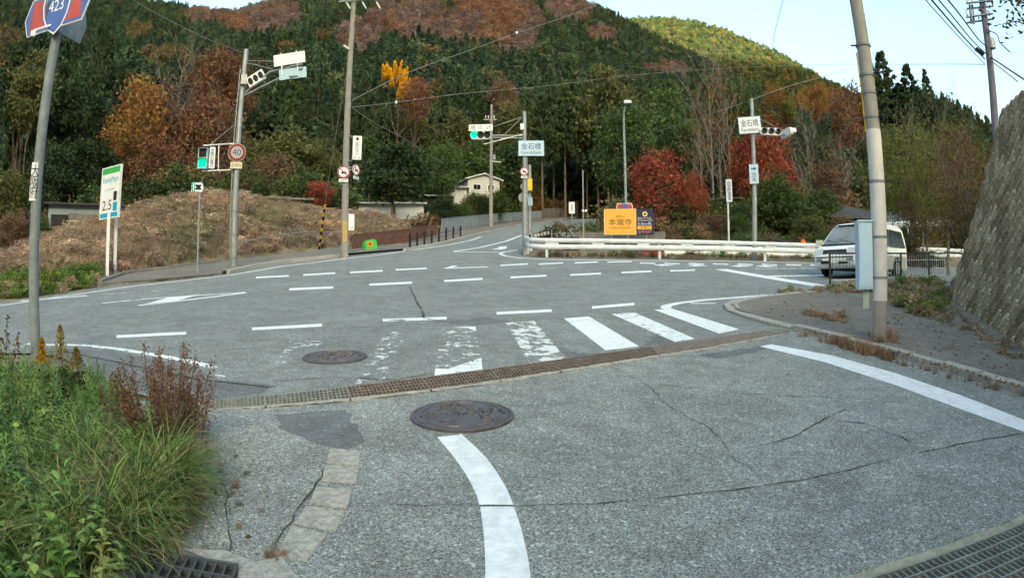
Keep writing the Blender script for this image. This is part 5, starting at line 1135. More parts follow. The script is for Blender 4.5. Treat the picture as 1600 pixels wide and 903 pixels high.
# ------------------------------------------------------------------ vegetation
rng = np.random.default_rng(11)
def proj(P):
    x, y, z = P[0], P[1], P[2] - EYE; r = math.sqrt(x * x + z * z) or 1e-9; t = math.atan2(r, y); return CX + F * t * x / r, CY - F * t * z / r
def quadmesh(name, V, mats, mi=None, rnd=None, r=rng):
    N = len(V); me = bpy.data.meshes.new(name); me.vertices.add(N * 4); me.loops.add(N * 4); me.polygons.add(N)
    me.vertices.foreach_set('co', np.ascontiguousarray(V, np.float32).ravel()); me.loops.foreach_set('vertex_index', np.arange(N * 4, dtype=np.int32))
    me.polygons.foreach_set('loop_start', np.arange(0, N * 4, 4, dtype=np.int32)); me.polygons.foreach_set('loop_total', np.full(N, 4, np.int32))
    for m in mats: me.materials.append(m)
    if mi is not None: me.polygons.foreach_set('material_index', np.asarray(mi, np.int32))
    a = me.attributes.new('rnd', 'FLOAT', 'FACE'); a.data.foreach_set('value', np.asarray(r.random(N) if rnd is None else rnd, np.float32))
    me.update(); me.validate(); return me
def leaves(c, s, r, up=.0, asp=1.6, droop=0.):
    """leaf-shaped quads at centres c, size s"""
    N = len(c); s = np.broadcast_to(np.asarray(s, float), (N,))
    d = r.normal(size=(N, 3)); d[:, 2] = d[:, 2] * (1 - up) - droop; d /= np.linalg.norm(d, axis=1)[:, None]
    q = r.normal(size=(N, 3)); q = np.cross(d, q); q /= np.linalg.norm(q, axis=1)[:, None]
    L = d * (s * asp / 2)[:, None]; W = q * (s / 2)[:, None]
    return np.stack([c - L, c + W - L * .1, c + L, c - W - L * .1], 1)
def broad(seed, h, rx, n, size, base=.22, clumps=70, gap=.0, tall=1., spread=.2):
    r = np.random.default_rng(seed); hc = h * (1 - base) / 2; zc = h * base + hc
    u = r.normal(size=(clumps, 3)); u /= np.linalg.norm(u, axis=1)[:, None]; rad = r.uniform(.35, 1, clumps) ** .5
    C_ = u * rad[:, None] * np.array([rx, rx, hc]) * (.8 + .35 * r.random((clumps, 1)))
    C_[:, 2] *= tall; C_[:, 2] += zc
    k = r.integers(0, clumps, n); sp = (rx * spread) * (.7 + .6 * r.random(clumps))
    c = C_[k] + r.normal(size=(n, 3)) * sp[k][:, None] * np.array([1, 1, .62])
    tone = r.random(clumps)
    return leaves(c, size * r.uniform(.7, 1.35, n), r, .3), np.clip(tone[k] * .6 + r.random(n) * .4, 0, 1)
def conif(seed, h, rad, n, size, base=.25, pw=.75, clumps=150):
    r = np.random.default_rng(seed); t = r.random(clumps) ** .8
    a = r.uniform(0, 2 * PI, clumps); lob = 1 + .18 * np.sin(a * 3 + seed) ; rr = rad * ((1 - t) ** pw) * lob * r.uniform(.55, 1.05, clumps) + .06 * rad
    C_ = np.stack([rr * np.cos(a), rr * np.sin(a), h * (base + (1 - base) * t) - rr * .22], 1)
    k = r.integers(0, clumps, n); sp = rad * .15 * (1.15 - t)
    c = C_[k] + r.normal(size=(n, 3)) * sp[k][:, None] * np.array([1, 1, .75]); tone = r.random(clumps)
    return leaves(c, size * r.uniform(.7, 1.3, n), r, .2, 1.9, .5), np.clip(tone[k] * .6 + r.random(n) * .4, 0, 1)
def trunkmesh(seed, h, r0, limbs=6, top=.7, spread=.35, twigs=0, lean=.03, m=None, up=.7):
    rd = random.Random(seed); mb = MB(); pts = [Vector((0, 0, -.5))]; x = y = 0
    for k in range(1, 7): x += rd.uniform(-lean, lean) * h / 3; y += rd.uniform(-lean, lean) * h / 3; pts.append(Vector((x, y, h * top * k / 6)))
    rr = [r0 * (1 - .8 * k / 6) for k in range(7)]; mb.path(pts, rr, 7)
    def limb(p, d, L, r, lev):
        q = [p]; dd = d.copy()
        for k in range(3): dd = (dd + Vector((rd.uniform(-.35, .35), rd.uniform(-.35, .35), rd.uniform(-.1, .35)))).normalized(); q.append(q[-1] + dd * L / 3)
        mb.path(q, [r, r * .75, r * .5, r * .25], 5 if lev else 4, cap=False)
        if lev:
            for k in range(rd.randint(2, 4)):
                i = rd.randint(1, 3); nd = (dd + Vector((rd.uniform(-1, 1), rd.uniform(-1, 1), rd.uniform(-.2, .9)))).normalized(); limb(q[i], nd, L * rd.uniform(.4, .7), r * .5, lev - 1)
    for k in range(limbs):
        i = rd.randint(2, 6); a = rd.uniform(0, 6.28); limb(pts[i], Vector((math.cos(a), math.sin(a), up * rd.uniform(.5, 1.4))).normalized(), h * spread * rd.uniform(.6, 1.1), rr[i] * .6 + .01, twigs)
    o = mb.build('t', m or M['bark']); me = o.data; bpy.data.objects.remove(o); return me
LEAF = dict(dark=(.050, .075, .034), green=(.080, .118, .036), olive=(.125, .130, .045), yel=(.19, .19, .045), orange=(.30, .155, .045), rust=(.21, .105, .055), grey=(.165, .125, .105), red=(.31, .085, .045), dred=(.29, .078, .045), gold=(.68, .36, .012), brown=(.18, .115, .065), pine=(.066, .098, .042), purple=(.15, .11, .105))
LM = {k: leafmat('leaf_' + k, v) for k, v in LEAF.items()}
KIND = {}
def defkind(k, crown, leaf, trunk, h, w): KIND[k] = [(quadmesh('crown', V, [LM[leaf]], None, t), tr) for (V, t), tr in zip(crown, trunk)], h, w
tk = [trunkmesh(s, 10, .22, 7, .75, .3, 1) for s in range(3)]
ck = [trunkmesh(20 + s, 14, .24, 4, .95, .1, 0, .01, M['ceder'], .1) for s in range(3)]
bk = [trunkmesh(40 + s, 12, .2, 12, .85, .32, 2, .03, M['barkp'], 1.1) for s in range(3)]
B = lambda s, n, sz=.24, **k: [broad(s + i, 10, 3.4, n, sz, **k) for i in range(3)]
for leaf in ('dark', 'green', 'olive', 'yel'): defkind(leaf, B(100 + len(leaf), 5200, .26), leaf, tk, 10, 3.4)
for leaf in ('orange', 'rust', 'brown'): defkind(leaf, B(200 + len(leaf), 3600, .24, base=.15, clumps=85), leaf, tk, 10, 3.4)
for leaf in ('red', 'dred'): defkind(leaf, B(300 + len(leaf), 5200, .2, base=.12, clumps=80), leaf, tk, 10, 3.4)
defkind('grey', B(400, 1900, .2, base=.2), 'grey', bk, 12, 3.4)
def plumes(seed):
    r = np.random.default_rng(seed); n = 3600; pl = [(-2.0, 8.9, .9), (-1.5, 9.0, .9), (-1.0, 8.6, 1.2), (-.5, 9.1, 1.1), (.1, 9.0, 1.5), (.5, 8.5, 1.4), (.9, 8.7, 1.3), (1.3, 8.0, 1.2), (1.6, 7.4, 1.0), (.9, 7.6, 1.1), (.2, 8.0, 1.2), (1.9, 6.9, .7)]
    k = r.integers(0, len(pl), n); p = np.array(pl)[k]; f = r.random(n); w = .36 * (1 - f) ** .6 + .05; a = r.uniform(0, 6.28, n); q = w * np.sqrt(r.random(n))
    c = np.stack([p[:, 0] + q * np.cos(a) + (f - .5) * .3 * np.sign(p[:, 0]), q * np.sin(a) * 1.6 + r.normal(size=n) * .2, p[:, 1] - p[:, 2] * .6 + f * p[:, 2] * .9], 1)
    return leaves(c, .16 * r.uniform(.7, 1.3, n), r, .0), np.clip(.35 + f * .4 + r.random(n) * .25, 0, 1)
defkind('gold', [plumes(1)], 'gold', tk[:1], 10, 2.2)
defkind('cedar', [conif(600 + i, 14, 2.7, 5200, .26, .22) for i in range(3)], 'pine', ck, 14, 2.7)
defkind('cedar_bare', [conif(620 + i, 14, 2.5, 3600, .28, .52, .6, 100) for i in range(3)], 'pine', ck, 14, 2.5)
defkind('cedar_dark', [conif(640 + i, 14, 2.7, 5200, .26, .12) for i in range(3)], 'dark', ck, 14, 2.7)
KIND['bare'] = [(quadmesh('crown', broad(700 + i, 12, 3.0, 420, .17, base=.45)[0], [LM['rust']]), bk[i]) for i in range(3)], 12, 3.0
KIND['twiggy'] = [(quadmesh('crown', broad(720 + i, 12, 3.4, 900, .15, base=.15)[0], [LM['purple']]), bk[i]) for i in range(3)], 12, 3.4
KIND['tangle'] = [(quadmesh('crown', broad(740 + i, 12, 3.8, 8500, .13, base=.22, clumps=120)[0], [LM['yel' if i == 1 else 'brown']]), bk[i]) for i in range(3)], 12, 3.8
hillz = lambda x, D: max(terr(x, min(D, 108)), hA(x, D) if D > 70 and x < 1440 else -9, hC(x, D) if D > 57 and x > 1150 else -9)
trnd = random.Random(21)
def tree(kind, x, ytop, D, wpx, label, name=None, group=None, zb=None):
    vars_, h0, w0 = KIND[kind]; cm, tm = vars_[trnd.randrange(len(vars_))]
    z0 = hillz(x, D) if zb is None else zb; h = at(x, ytop, D).z - z0; w = wpx * D / F / 2
    a = azim(x); P = Vector((D * math.sin(a), D * math.cos(a), z0))
    t = thing(name or {'cedar': 'cedar_tree', 'cedar_bare': 'cedar_tree', 'cedar_dark': 'cedar_tree', 'red': 'maple_tree', 'dred': 'maple_tree', 'gold': 'ginkgo_tree', 'bare': 'bare_tree', 'twiggy': 'bare_tree'}.get(kind, 'broadleaf_tree'), label, 'tree', P, trnd.uniform(0, 6.28), group)
    h = max(h, 1); kx = w / w0; kz = min(h / h0, 1.45 * kx) if kind not in ('gold', 'cedar', 'cedar_bare', 'cedar_dark', 'bare', 'twiggy', 'tangle') else h / h0
    link('crown', cm, t, (0, 0, h - h0 * kz), None, (kx, kx, kz)); link('trunk', tm, t, None, None, (min(kx, h / h0 * 1.3), min(kx, h / h0 * 1.3), h / h0))
    return t
# left of the utility pole
for a in [('orange', 208, 122, 66, 85, 'tall ochre-orange tree behind the white billboard'), ('orange', 180, 178, 62, 75, 'lower ochre tree left of the tall orange one'), ('brown', 238, 150, 69, 60, 'brown-leaved tree between the orange tree and the grey-brown one'),
          ('grey', 262, 76, 76, 80, 'half bare grey-brown tree above the orange tree'), ('rust', 318, 74, 78, 78, 'tall russet tree left of the signal pole'), ('rust', 352, 84, 80, 62, 'russet tree directly behind the signal pole'), ('rust', 300, 150, 70, 90, 'broad russet tree lower down left of the walking signal'), ('brown', 345, 170, 68, 70, 'brown tree behind the walking signal'),
          ('rust', 243, 218, 58, 85, 'dark rust-red bush above the crest of the brown bank'), ('yel', 269, 252, 55, 48, 'small pointed yellow-green tree on the bank crest'), ('brown', 315, 240, 56, 60, 'low brown shrub behind the arrow sign'), ('olive', 395, 215, 60, 70, 'olive shrub right of the signal pole'), ('olive', 445, 205, 64, 95, 'wide olive shrub between signal pole and utility pole'), ('brown', 420, 240, 57, 60, 'brown shrub above the bank right of the limit sign'), ('olive', 500, 215, 64, 60, 'olive shrub left of the utility pole'),
          ('dred', 497, 281, 50, 44, 'small crimson maple bush beside the grey concrete wall'), ('green', 470, 262, 55, 40, 'green bush behind the concrete box wall'), ('olive', 385, 262, 54, 50, 'low olive scrub at the bank crest near the signal pole'),
          ('dark', 15, 40, 72, 95, 'tall dark evergreen at the far left edge'), ('cedar_dark', 62, 20, 78, 75, 'dark conifer behind the route sign pole'), ('dark', 105, 110, 70, 90, 'dark evergreen right of the route sign pole'), ('olive', 28, 85, 66, 70, 'dull olive tree at the left edge below the route sign'), ('cedar_dark', 140, 60, 80, 70, 'dark conifer left of the orange tree'), ('dark', 70, 225, 58, 75, 'dark shrub behind the dark-roofed house'), ('dark', 135, 215, 60, 80, 'dark bush above the dark-roofed house'), ('olive', 12, 270, 48, 60, 'olive bush at the left edge'), ('brown', 18, 330, 40, 55, 'brown dry shrub at the left edge by the road verge'), ('green', 62, 335, 38, 30, 'thin green shrub beside the route sign pole'),
          # middle
          ('dark', 612, 222, 51, 100, 'round dark green tree right of the utility pole'), ('gold', 616, 82, 82, 55, 'brilliant golden yellow tree above the dark forest'), ('rust', 645, 118, 79, 46, 'rust-brown tree just below the golden one'), ('green', 695, 224, 66, 50, 'fresh green tree above the shed roofs'), ('green', 660, 235, 70, 55, 'green tree left of the flat-roofed building'), ('green', 740, 225, 82, 80, 'green tree behind the pale house'), ('olive', 715, 180, 90, 70, 'olive-brown tree behind the slim pole'), ('dark', 800, 225, 88, 60, 'dark tree behind the far signal pole'),
          ('dark', 690, 310, 60, 50, 'dark shrub in front of the white lean-to roof'), ('green', 722, 318, 62, 36, 'green shrub below the pale house'), ('dark', 752, 305, 70, 36, 'dark bush at the foot of the pale house'), ('green', 797, 286, 88, 56, 'green bush right of the pale house beside the slim pole'), ('green', 776, 296, 71, 34, 'small green bush at the slim pole'), ('olive', 735, 300, 70, 30, 'olive bush hiding the left foot of the pale house'), ('brown', 665, 333, 50, 44, 'reddish brown scrub above the panel fence'), ('orange', 838, 288, 104, 26, 'orange-leaved shrub just right of the lit orange lamp'), ('brown', 852, 308, 106, 40, 'dry brown scrub along the far road'), ('brown', 880, 314, 108, 40, 'dry brown bush behind the white rounded sign'),
          ('brown', 785, 122, 96, 44, 'purplish brown tree high above the slim pole'), ('olive', 800, 165, 92, 60, 'olive tree above the far signal lamp'), ('olive', 640, 180, 88, 60, 'dull olive tree below the rust-brown one'),
          # right of the far signal pole
          ('green', 985, 165, 66, 95, 'dense green tree behind the street lamp'), ('green', 1045, 150, 76, 95, 'dense green tree right of the street lamp'), ('green', 1075, 190, 70, 80, 'green tree left of the tall bare trees'), ('dark', 1000, 225, 60, 70, 'dark green bush behind the yellow billboard'), ('olive', 960, 115, 100, 100, 'large bushy olive tree high above the street lamp'), ('green', 1160, 130, 100, 80, 'green tree behind the right signal pole'),
          ('dred', 1030, 232, 47, 88, 'large crimson maple right of the yellow billboard'), ('dred', 1087, 272, 46, 42, 'smaller crimson maple beside the large one'), ('red', 1196, 186, 50, 80, 'tall bright red maple behind the right signal pole'), ('red', 1168, 215, 50, 50, 'orange-red maple left of the right signal pole'), ('red', 1225, 250, 48, 50, 'red maple boughs right of the right signal pole'),
          ('bare', 1117, 104, 60, 75, 'tall bare pale-barked tree with a rusty top'), ('bare', 1146, 112, 61, 65, 'second tall bare tree beside the first'), ('bare', 1100, 170, 58, 55, 'shorter bare tree left of the tall pair'), ('twiggy', 1128, 215, 50, 60, 'bare twiggy shrub below the tall bare trees'),
          ('orange', 1225, 136, 92, 46, 'orange tree on the slope above the right signal'), ('yel', 1246, 150, 90, 22, 'small yellow tree beside the orange one'), ('orange', 1293, 128, 92, 34, 'small bright orange tree left of the near concrete pole'), ('rust', 1338, 132, 84, 56, 'tall rust-orange tree behind the near concrete pole'),
          ('twiggy', 1272, 172, 66, 80, 'leafless purple-grey tree left of the near concrete pole'), ('twiggy', 1322, 190, 62, 70, 'leafless grey tree behind the near concrete pole'), ('brown', 1300, 250, 56, 60, 'brown bush on the slope left of the near concrete pole'), ('green', 1212, 270, 44, 70, 'spreading green pine right of the right signal pole'), ('green', 1240, 300, 44, 60, 'low green bush behind the blue tarp shed'), ('dark', 1160, 318, 42, 34, 'dark bush left of the right signal pole'), ('green', 1155, 335, 38, 36, 'small green bush behind the narrow white sign'), ('brown', 1112, 335, 40, 50, 'reddish dry shrub behind the guardrail'), ('green', 1075, 322, 46, 30, 'little green bush between the maples and the bare trees'), ('green', 1285, 292, 48, 50, 'green bush left of the van roof'), ('olive', 1265, 340, 38, 50, 'olive scrub behind the orange warning lamp'), ('brown', 1320, 335, 42, 40, 'dry brown weeds above the van roof'),
          ('cedar', 1403, 78, 115, 66, 'tallest pointed cedar on the knoll, right of the near concrete pole'), ('cedar', 1442, 97, 118, 56, 'pointed cedar right of the tallest one'), ('cedar', 1386, 96, 124, 30, 'slim cedar left of the tallest one'), ('cedar', 1470, 107, 116, 34, 'slim cedar at the right end of the knoll top'), ('cedar_dark', 1425, 130, 104, 80, 'broad dark cedar below the pointed ones'), ('dark', 1465, 140, 100, 80, 'dark tree on the right shoulder of the knoll'), ('cedar_dark', 1372, 122, 110, 60, 'dark cedar behind the near concrete pole'), ('dark', 1500, 165, 92, 70, 'dark tree at the right end of the knoll'), ('green', 1520, 200, 70, 60, 'green tree above the tangle by the wall'), ('olive', 1400, 200, 84, 70, 'olive tree in the middle of the knoll'), ('dark', 1440, 205, 82, 70, 'dark green tree low on the knoll'),
          ('tangle', 1425, 190, 32, 110, 'tangled half bare shrub with brown leaves beyond the van', 'shrub'), ('tangle', 1482, 180, 28, 110, 'tangled shrub with bare branches beside the wall end', 'shrub'), ('tangle', 1515, 195, 21, 100, 'yellow-leaved tangle climbing over the wall end', 'shrub'), ('tangle', 1450, 250, 31, 80, 'lower brown tangle right of the near concrete pole', 'shrub')]:
    t_ = tree(*a)
    if a[0] == 'gold': t_.rotation_euler = (0, 0, -azim(a[1]))
cr = random.Random(77)
ORD = 'first second third fourth fifth sixth seventh eighth ninth tenth eleventh twelfth thirteenth fourteenth fifteenth sixteenth seventeenth eighteenth nineteenth twentieth twenty-first twenty-second twenty-third twenty-fourth twenty-fifth twenty-sixth twenty-seventh'.split()
CB = sorted((848, 866, 884, 902, 918, 936, 952, 1010, 1030, 1095, 1130, 965)); CA = sorted((385, 405, 425, 448, 468, 488, 512, 535, 560, 585, 605, 575, 545, 500, 460, 431, 665, 690, 715, 745, 765, 825, 10, 45, 165, 120, 85))
GC = 'dark cedar in the front rank of the forest with bare lower trunk', 'cedars in the front rank'
for x, y, D in [(848, 150, 100), (866, 130, 108), (884, 140, 102), (902, 105, 112), (918, 130, 106), (936, 120, 104), (952, 160, 96), (1010, 130, 100), (1030, 120, 108), (1095, 125, 106), (1130, 150, 98), (965, 140, 100)]: tree('cedar_bare', x, y, D, 46, 'dark bare-trunked cedar behind the far road, %s from the left of its rank' % ORD[CB.index(x)], group=GC[1])
GD = 'dark cedar standing close in the shaded forest edge above the brown bank', 'cedars above the brown bank'
for x, y, D in [(385, 120, 88), (405, 105, 92), (425, 120, 86), (448, 100, 94), (468, 125, 86), (488, 110, 92), (512, 128, 86), (535, 115, 90), (560, 120, 88), (585, 130, 86), (605, 150, 84), (575, 170, 78), (545, 165, 80), (500, 165, 80), (460, 170, 80), (431, 165, 80), (665, 140, 94), (690, 130, 98), (715, 125, 100), (745, 135, 98), (765, 150, 98), (825, 140, 104), (10, 150, 76), (45, 130, 82), (165, 100, 86), (120, 30, 92), (85, 60, 88)]: tree('cedar_dark' if cr.random() < .6 else 'cedar', x, y, D, 44, 'dark cedar at the shaded forest edge, %s from the left of its rank' % ORD[CA.index(x)], group=GD[1])
# tree over the wall at the upper right
tw = Vector((14.6 * math.sin(azim(1660)), 14.6 * math.cos(azim(1660)), 0)); tw.z = g(WB.y) + WH + .2
t = thing('overhanging_tree', 'dark leafy twigs of a tree overhanging the top of the stone wall', 'tree', tw)
rd = random.Random(4); mb = MB(); tips = []
mb.path([(0.6, 0, -2), (.5, .1, 0), (.3, 0, 2.5), (.2, 0, 5)], [.13, .11, .09, .05], 7)
for k in range(30):
    p = Vector((.3, 0, rd.uniform(.3, 5.4))); d = Vector((-rd.uniform(.4, 1.0), rd.uniform(-.5, .5), rd.uniform(-.1, .6))).normalized(); q = [p]
    for i in range(6): d = (d + Vector((rd.uniform(-.15, .1), rd.uniform(-.2, .2), rd.uniform(-.28, .1)))).normalized(); q.append(q[-1] + d * .42); tips += [q[-1] + Vector((rd.gauss(0, .12), rd.gauss(0, .12), rd.gauss(0, .14))) for _ in range(7)]
    mb.path(q, [.03, .024, .02, .016, .012, .009, .006], 5, cap=False)
mb.build('trunk', M['bark'], t)
V = leaves(np.array([tuple(p) for p in tips]), .07, rng, .2, 2.2); link('crown', quadmesh('crown', V, [LM['dark']]), t)
# ------------------------------------------------------------------ scattering
def scatter(name, P, rot, scl, idx, tint, protos, **kw):
    me = bpy.data.meshes.new(name); me.from_pydata([tuple(p) for p in P], [], [])
    def attr(n, t, v): a = me.attributes.new(n, t, 'POINT'); a.data.foreach_set({'FLOAT': 'value', 'INT': 'value', 'FLOAT_VECTOR': 'vector', 'FLOAT_COLOR': 'color'}[t], np.asarray(v).ravel())
    attr('rot', 'FLOAT_VECTOR', np.asarray(rot, np.float32)); attr('scl', 'FLOAT_VECTOR', np.asarray(scl, np.float32)); attr('idx', 'INT', np.asarray(idx, np.int32)); attr('tint', 'FLOAT_COLOR', np.asarray(tint, np.float32))
    col = bpy.data.collections.new(name + '_kinds')
    for i, pm in enumerate(protos): col.objects.link(bpy.data.objects.new('%s_kind_%02d' % (name, i), pm))
    ng = bpy.data.node_groups.new(name, 'GeometryNodeTree'); ng.interface.new_socket('Geometry', in_out='INPUT', socket_type='NodeSocketGeometry'); ng.interface.new_socket('Geometry', in_out='OUTPUT', socket_type='NodeSocketGeometry')
    N = ng.nodes.new; L = ng.links.new; gi = N('NodeGroupInput'); go = N('NodeGroupOutput'); mp_ = N('GeometryNodeMeshToPoints'); ip = N('GeometryNodeInstanceOnPoints'); ci = N('GeometryNodeCollectionInfo')
    ci.inputs['Collection'].default_value = col; ci.inputs['Separate Children'].default_value = True; ci.inputs['Reset Children'].default_value = True; ip.inputs['Pick Instance'].default_value = True
    def na(n, t): a = N('GeometryNodeInputNamedAttribute'); a.data_type = t; a.inputs['Name'].default_value = n; return a.outputs['Attribute']
    er = N('FunctionNodeEulerToRotation'); L(na('rot', 'FLOAT_VECTOR'), er.inputs[0]); L(er.outputs[0], ip.inputs['Rotation']); L(na('scl', 'FLOAT_VECTOR'), ip.inputs['Scale']); L(na('idx', 'INT'), ip.inputs['Instance Index'])
    L(gi.outputs[0], mp_.inputs[0]); L(mp_.outputs[0], ip.inputs['Points']); L(ci.outputs[0], ip.inputs['Instance']); L(ip.outputs[0], go.inputs[0])
    o = link(name, me, None, kind='stuff', **kw); md = o.modifiers.new('scatter', 'NODES'); md.node_group = ng; return o
IM = leafmat('leaf_by_plant', (.1, .1, .1), True, .25, .45, .02)
def addtrunk(V, t, h, r, m):     # crown quads plus a plain tapered trunk of four quads
    q = []
    for k in range(4):
        a, b = k * PI / 2, (k + 1) * PI / 2; q.append([(r * math.cos(a), r * math.sin(a), -1), (r * math.cos(b), r * math.sin(b), -1), (r * .3 * math.cos(b), r * .3 * math.sin(b), h * .8), (r * .3 * math.cos(a), r * .3 * math.sin(a), h * .8)])
    return quadmesh('kind', np.concatenate([V, np.array(q)]), [IM, m], [0] * len(V) + [1] * 4, np.concatenate([t, [.5] * 4]))
FP = [addtrunk(*conif(800 + i, 13, 2.4, 1100, .5, .15, .8, 90), 13, .2, M['ceder']) for i in range(5)] + [addtrunk(*broad(820 + i, 11, 3.0, 1100, .5, clumps=60), 11, .2, M['bark']) for i in range(4)] + [addtrunk(*broad(840 + i, 11, 2.9, 620, .42, clumps=60), 11, .2, M['barkp']) for i in range(3)]
def inel(x, y, L): return any(((x - a) / c) ** 2 + ((y - b) / d) ** 2 < 1 for a, b, c, d in L)
REDS = [(410, 18, 62, 34), (330, 15, 45, 14), (640, 30, 70, 38), (720, 40, 70, 32), (790, 25, 60, 38), (560, 60, 40, 30), (890, 5, 40, 22), (938, 45, 26, 12), (1042, 105, 40, 12), (800, 60, 40, 26)]
ORNG = [(790, 18, 34, 22), (770, 55, 26, 14), (615, 40, 18, 12), (740, 8, 30, 12), (370, 30, 20, 14)]
BRN = [(215, 45, 22, 16), (20, 100, 45, 60), (260, 95, 40, 20), (1275, 150, 40, 20)]
def forest(zf, xr, Dr, n, lit=False, seed=1, knoll=False):
    r = np.random.default_rng(seed); P, Rt, S, I, T = [], [], [], [], []
    while len(P) < n:
        x = r.uniform(*xr); D = math.sqrt(r.uniform(Dr[0] ** 2, Dr[1] ** 2)); z = zf(x, D); a = azim(x); p = (D * math.sin(a), D * math.cos(a), z)
        if z < terr(x, min(D, 108)) - .5: continue
        if 770 < x < 1010 and D < 112: continue
        sx, sy = proj((p[0], p[1], z + 8)); v = r.uniform(.75, 1.25)
        if inel(sx, sy, ORNG): k = 5 + r.integers(0, 4); c = (.23, .128, .085)
        elif inel(sx, sy, REDS): k = 9 + r.integers(0, 3) if r.random() < .75 else 5 + r.integers(0, 4); c = [(.20, .145, .125), (.19, .135, .11), (.175, .145, .14), (.22, .12, .09)][r.integers(0, 4)]
        elif inel(sx, sy, BRN): k = 5 + r.integers(0, 6); c = (.15, .12, .055)
        elif r.random() < .035: k = 5 + r.integers(0, 6); c = (.17, .12, .06)
        elif r.random() < .45: k = 5 + r.integers(0, 4); c = [(.08, .118, .055), (.10, .12, .058), (.062, .10, .055)][r.integers(0, 3)]
        else: k = r.integers(0, 5); c = [(.052, .09, .056), (.046, .084, .06), (.062, .098, .054)][r.integers(0, 3)]
        if knoll: k = r.integers(0, 5) if r.random() < .8 else k; c = (c[0] * 1.55, c[1] * 1.4, c[2] * 1.2)
        if lit: c = (c[0] * 1.6, c[1] * 1.25, c[2] * .75)  # sunlight also put into the leaf colour: warmer and brighter on the ridge
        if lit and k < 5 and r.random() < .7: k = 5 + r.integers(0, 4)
        P.append(p); Rt.append((r.uniform(-.05, .05), r.uniform(-.05, .05), r.uniform(0, 6.28))); s = r.uniform(.7, 1.15) * (.55 if lit else .62 if knoll else (1.12 - .5 * min(1, max(0, (D - 150) / 220)))); S.append((s * r.uniform(.85, 1.15), s * r.uniform(.85, 1.15), s * r.uniform(.8, 1.2))); I.append(k); T.append((c[0] * v, c[1] * v, c[2] * v, 1))
    return P, Rt, S, I, T
scatter('forest', *forest(hA, (-180, 1330), (80, 425), 21000), FP, label='mixed conifer and autumn forest covering the main mountain', category='forest')
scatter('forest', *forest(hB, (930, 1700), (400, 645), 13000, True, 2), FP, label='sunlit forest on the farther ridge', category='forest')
scatter('forest', *forest(hC, (1180, 1720), (62, 172), 1300, False, 3, True), FP, label='shaded wood covering the knoll behind the van', category='forest')
# undergrowth, dry bank, grass
def tuft(seed, n, h, w, lean=.5, seg=3):
    r = np.random.default_rng(seed); Q = []
    for _ in range(n):
        a = r.uniform(0, 6.28); b = np.array([r.normal() * .12, r.normal() * .12, 0]) * h * 1.2; d = np.array([math.cos(a), math.sin(a), 0]); l = lean * r.uniform(.2, 1.2); hh = h * r.uniform(.6, 1.15); s = np.array([-d[1], d[0], 0])
        pr = None
        for i in range(seg + 1):
            t = i / seg; c = b + d * (l * hh * t * t) + np.array([0, 0, hh * (t - .35 * l * t * t)]); ww = w * (1 - t * .92) / 2
            cur = (c - s * ww, c + s * ww)
            if pr is not None: Q.append([pr[0], pr[1], cur[1], cur[0]])
            pr = cur
    return np.array(Q)
BP = [quadmesh('kind', *(lambda V, t: (V, [IM], None, t))(*broad(900 + i, 2, 1.1, 900, .13, base=.0, clumps=36, spread=.24))) for i in range(3)] + [quadmesh('kind', tuft(920 + i, 60, 1.2, .03, .6), [IM]) for i in range(2)]
def inpoly(x, y, poly):
    c = False; n = len(poly)
    for i in range(n):
        (x1, y1), (x2, y2) = poly[i], poly[i - 1]
        if (y1 > y) != (y2 > y) and x < (x2 - x1) * (y - y1) / (y2 - y1) + x1: c = not c
    return c
FARROAD = [(p.x, p.y) for p in px((560, 405), (640, 381), (690, 366), (767, 351), (830, 342), (900, 338.5), (1030, 336), (1030, 350), (940, 353), (900, 359), (870, 367), (850, 375), (830, 386), (700, 410))]
def ground_cover(n, xr, Dr, cols, kinds, sr, seed, ok, patch=False):
    r = np.random.default_rng(seed); out = [[], [], [], [], []]; tries = 0
    while len(out[0]) < n and tries < n * 20:
        tries += 1; x = r.uniform(*xr); D = math.sqrt(r.uniform(Dr[0] ** 2, Dr[1] ** 2)); a = azim(x); X, Y = D * math.sin(a), D * math.cos(a)
        if inpoly(X, Y, FARROAD) or not ok(x, D, X, Y): continue
        c = cols[r.integers(0, len(cols))]; v = r.uniform(.7, 1.3); s = r.uniform(*sr)
        if patch: q = NZ.noise((X * .22, Y * .22, 4)); c = (c[0] * (1 + .35 * q), c[1] * (1 + .2 * q), c[2]) if q > 0 else (c[0] * (1 + .5 * q), c[1] * (1 + .2 * q), c[2] * (1 + .5 * q))
        out[0].append((X, Y, hillz(x, D) - .05)); out[1].append((0, 0, r.uniform(0, 6.28))); out[2].append((s, s, s * r.uniform(.7, 1.3))); out[3].append(kinds[r.integers(0, len(kinds))]); out[4].append((c[0] * v, c[1] * v, c[2] * v, 1))
    return out
DRY = [(.37, .28, .20), (.40, .31, .22), (.34, .255, .18), (.32, .24, .165), (.37, .26, .19), (.36, .29, .19)]
GRN = [(.08, .12, .04), (.11, .14, .045), (.16, .13, .055), (.18, .12, .065), (.065, .095, .032)]
onbank = lambda x, D, X, Y: D > lut(x, MB0) + .3 and x < 640 and not (70 < x < 200 and D > 41)
TP = [quadmesh('kind', tuft(940 + i, 44, .58, .018, .55), [IM]) for i in range(3)] + [quadmesh('kind', *(lambda V, t: (V, [IM], None, t))(*broad(960 + i, .7, .45, 260, .075, base=0, clumps=16, spread=.3))) for i in range(3)]
scatter('dry_grass', *ground_cover(17000, (-60, 660), (16, 48), DRY, [0, 1, 2, 0, 1, 2, 0, 1, 2, 0, 1, 2, 3], (.45, .95), 5, onbank, True), TP, label='dense dry brown grass and weeds covering the roadside bank', category='grass')
